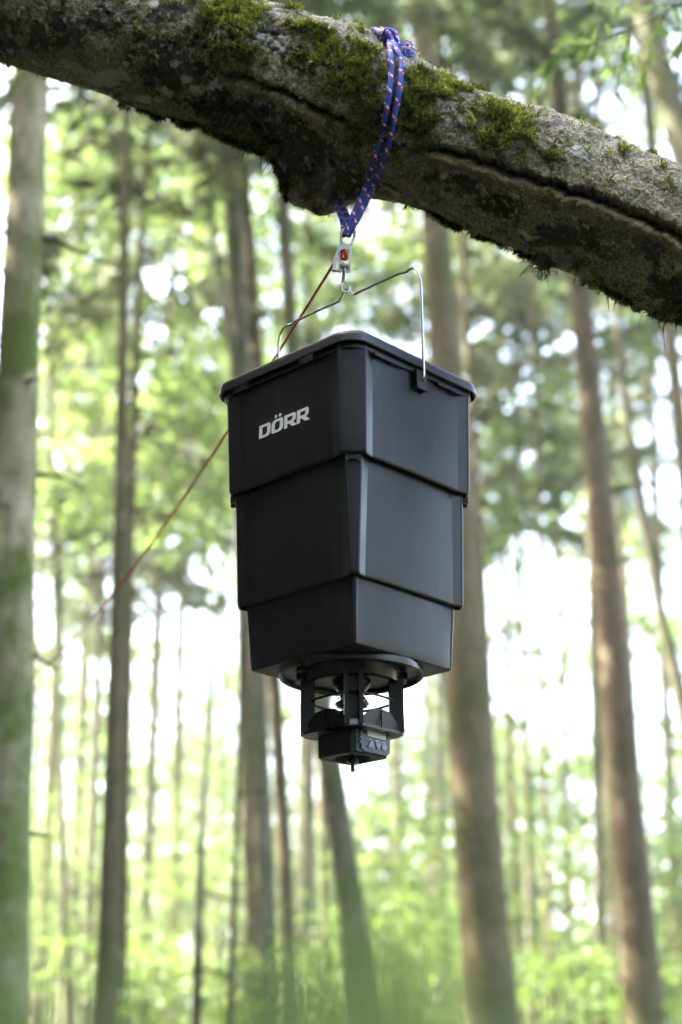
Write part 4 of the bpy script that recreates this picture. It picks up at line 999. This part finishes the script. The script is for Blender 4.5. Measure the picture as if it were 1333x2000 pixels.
face_poly('button', [(747.5, 1452), (752, 1453.2), (755, 1457), (754.5, 1464), (751.5, 1466.5), (747, 1465), (745.2, 1461), (745.6, 1455)], M['button'], bez, .0022, .0016)
for a_ in ((722.5, 1443.2, 4), (734, 1446.2, 7), (746.5, 1448.8, 7)):
    face_poly('legend', [(a_[0], a_[1]), (a_[0] + a_[2], a_[1] + a_[2] * .24), (a_[0] + a_[2], a_[1] + a_[2] * .24 + 1.3), (a_[0], a_[1] + 1.3)], M['print'], bez, .0022, .0003, 0)
for s_ in (0, 1, 2):
    face_poly('grip_rib', [(699.5, 1428 + s_ * 9), (703.5, 1429 + s_ * 9), (703.5, 1434 + s_ * 9), (699.5, 1433 + s_ * 9)], M['gloss'], bez, -.001, .0035, .0008)

# ------------------------------------------------------------------ rope cleat between rope and handle
cl = empty('rope_cleat', at(677, 570, 2.46)); tag(cl, 'small zinc cleat with snap hook joining the blue rope and the wire handle', 'cleat')
CO = Vector(cl.location)
def W(px, py, dy=0.0): return at(px, py, 2.455 + dy) - np.array(CO)
ovl = [(667, 462), (668, 474), (676, 479), (686, 477), (692, 466), (693, 453), (688, 447), (677, 447), (669, 452)]
tube('ring', spline([W(*p) for p in ovl] + [W(*ovl[0])], 60), .0030, M['zinc'], cl, 10)
bm = bmesh.new()
for poly in (((664, 476), (669, 477), (667, 530), (661, 528)), ((683, 477.5), (688, 478), (684.5, 532), (680, 531.5)), ((669, 477), (683, 477.5), (682.6, 487), (668.6, 486)), ((667.5, 513), (681.3, 515), (680, 531.5), (667, 530))):
    prism(bm, [W(x, y, -.011) for x, y in poly], [0, .0024, 0])
bmesh.ops.remove_doubles(bm, verts=bm.verts, dist=.0002)
pl = bm_obj('side_plate', bm, M['zinc'], cl, 0)
# windows cut by framing: a folded cheek to the left, cross bars and the red cord running through
bm = bmesh.new(); prism(bm, [W(x, y, .002) for x, y in ((663, 478), (667, 480), (659, 512), (655, 531), (649, 530), (652, 505))], [0, .0022, 0]); bm_obj('cheek', bm, M['zinc'], cl, .0006)
tube('pin', [W(663, 516, -.016), W(685, 518, -.016)], .0016, M['zinc'], cl, 8)
tube('cross_bar', [W(650, 527, -.002), W(668, 531, -.004)], .0026, M['zinc'], cl, 8)
tube('swivel', spline([W(673.5, 516, -.012), W(673, 530, -.010), W(671.5, 545, -.004), W(671, 552, -.002)], 14), .0034, M['zinc'], cl, 10)
tube('swivel_head', [W(666, 519, -.013), W(681, 521, -.013)], .0040, M['zinc'], cl, 8)
hk = [(671, 548, 0), (667.5, 556, 0), (668.5, 565, 0), (674, 570, -.002), (681, 569.5, -.003), (683, 563, 0), (679, 555, 0), (674, 550, 0)]
tube('snap_hook', spline([W(x, y, dy - .003) for x, y, dy in hk], 50), .0018, M['zinc'], cl, 8)
# red cord: once round the cleat, then away behind the feeder to the mossy trunk
e1 = np.array([*at(52, 1338, 5.45)]); s0 = at(664, 497, 2.462)
tt = np.linspace(0, 1, 120)[:, None]; line = s0 + (e1 - s0) * tt; line[:, 2] -= .085 * np.sin(np.pi * tt[:, 0])
rc_root = empty('red_cord', s0); tag(rc_root, 'thin red cord running from the cleat down to the left behind the feeder', 'cord')
def cordmesh(nm, P, rad_):
    o = braided(nm, P - s0, rad_, [M['cord'], M['cord'], flat('dark_red_fleck', (.30, .012, .015), .8, .2)], rc_root, 8, .003); return o
cordmesh('cord', line, .0025)
cordmesh('cord_turn', spline([at(662, 500, 2.462), at(668, 490, 2.440), at(673, 488, 2.437), at(677, 497, 2.436), at(678, 506, 2.437), at(672, 507, 2.438), at(667, 500, 2.44), at(672, 494, 2.438), at(675, 505, 2.438)], 60), .0021)

# ------------------------------------------------------------------ leafy twig in the upper right
tw = empty('leafy_twig', at(1420, -60, 3.9)); tag(tw, 'drooping twig of narrow green leaves in the upper right corner', 'twig'); TO = np.array(tw.location)
lp = np.array([[0, 0, 0], [.30, .10, .02], [.62, .09, .02], [1, 0, -.06], [.62, -.09, .02], [.30, -.10, .02], [.5, 0, -.03]])
lfm = bpy.data.meshes.new('leaf'); lfm.from_pydata([tuple(p) for p in lp], [], [(0, 6, 1), (1, 6, 2), (2, 6, 3), (3, 6, 4), (4, 6, 5), (5, 6, 0)]); lfm.update(); lfm.materials.append(M['leaf_willow'])
for p in lfm.polygons: p.use_smooth = True
fattr(lfm, 'tint', np.full(6, .6), 'FACE')
r = np.random.default_rng(17)
TW = [[(1420, -60), (1330, 10), (1250, 50), (1180, 75), (1120, 105), (1060, 160), (1042, 190)], [(1300, 24), (1280, 70), (1262, 120), (1255, 150)], [(1235, 55), (1215, 120), (1205, 190)],
      [(1180, 75), (1150, 90), (1110, 80)], [(1360, -20), (1340, 60), (1318, 100)], [(1330, 10), (1270, 8), (1200, 10), (1160, -10)], [(1120, 105), (1090, 110), (1070, 130)]]
for k, l_ in enumerate(TW):
    P = spline([at(x, y, 3.9 + .05 * math.sin(k * 2.1) * q_) - TO for q_, (x, y) in enumerate(l_)], 40)
    tube('stem', P, np.linspace(.0032 if k == 0 else .002, .001, 40), M['twig'], tw, 6)
    for q_ in range(3, 40, 2 if k else 3):
        o = bpy.data.objects.new('leaf', lfm); COL.objects.link(o); o.parent = tw; o.location = P[q_]
        dd = P[min(q_ + 1, 39)] - P[q_ - 1]; dd /= np.linalg.norm(dd) + 1e-9; sd = np.array([r.normal(), r.normal(), r.normal() - .5]); D_ = Vector(dd * .8 + sd * .7 + np.array([0, 0, -.35])).normalized()
        o.rotation_mode = 'QUATERNION'; o.rotation_quaternion = D_.to_track_quat('X', 'Z') @ Matrix.Rotation(r.uniform(-1, 1), 3, 'X').to_quaternion()
        s_ = r.uniform(.045, .075); o.scale = (s_, s_ * 1.15, s_)

# ------------------------------------------------------------------ thin even haze added to lift the background
HZ = .0013
bm = bmesh.new(); add_box(bm, (0, 20, 12.5), (1, 0, 0), (0, 1, 0), (0, 0, 1), 1000, 1000, 13.8)
hm = bpy.data.materials.new('added_haze'); hm.use_nodes = True; t = hm.node_tree; t.nodes.clear()
pv_ = t.nodes.new('ShaderNodeVolumePrincipled'); pv_.inputs['Density'].default_value = HZ; pv_.inputs['Color'].default_value = (.95, .97, .93, 1)
om = t.nodes.new('ShaderNodeOutputMaterial'); t.links.new(pv_.outputs[0], om.inputs['Volume'])
hz = bm_obj('haze', bm, hm); hz['kind'] = 'stuff'; hz['label'] = 'pale haze added to lift the far wood'; hz['category'] = 'haze'
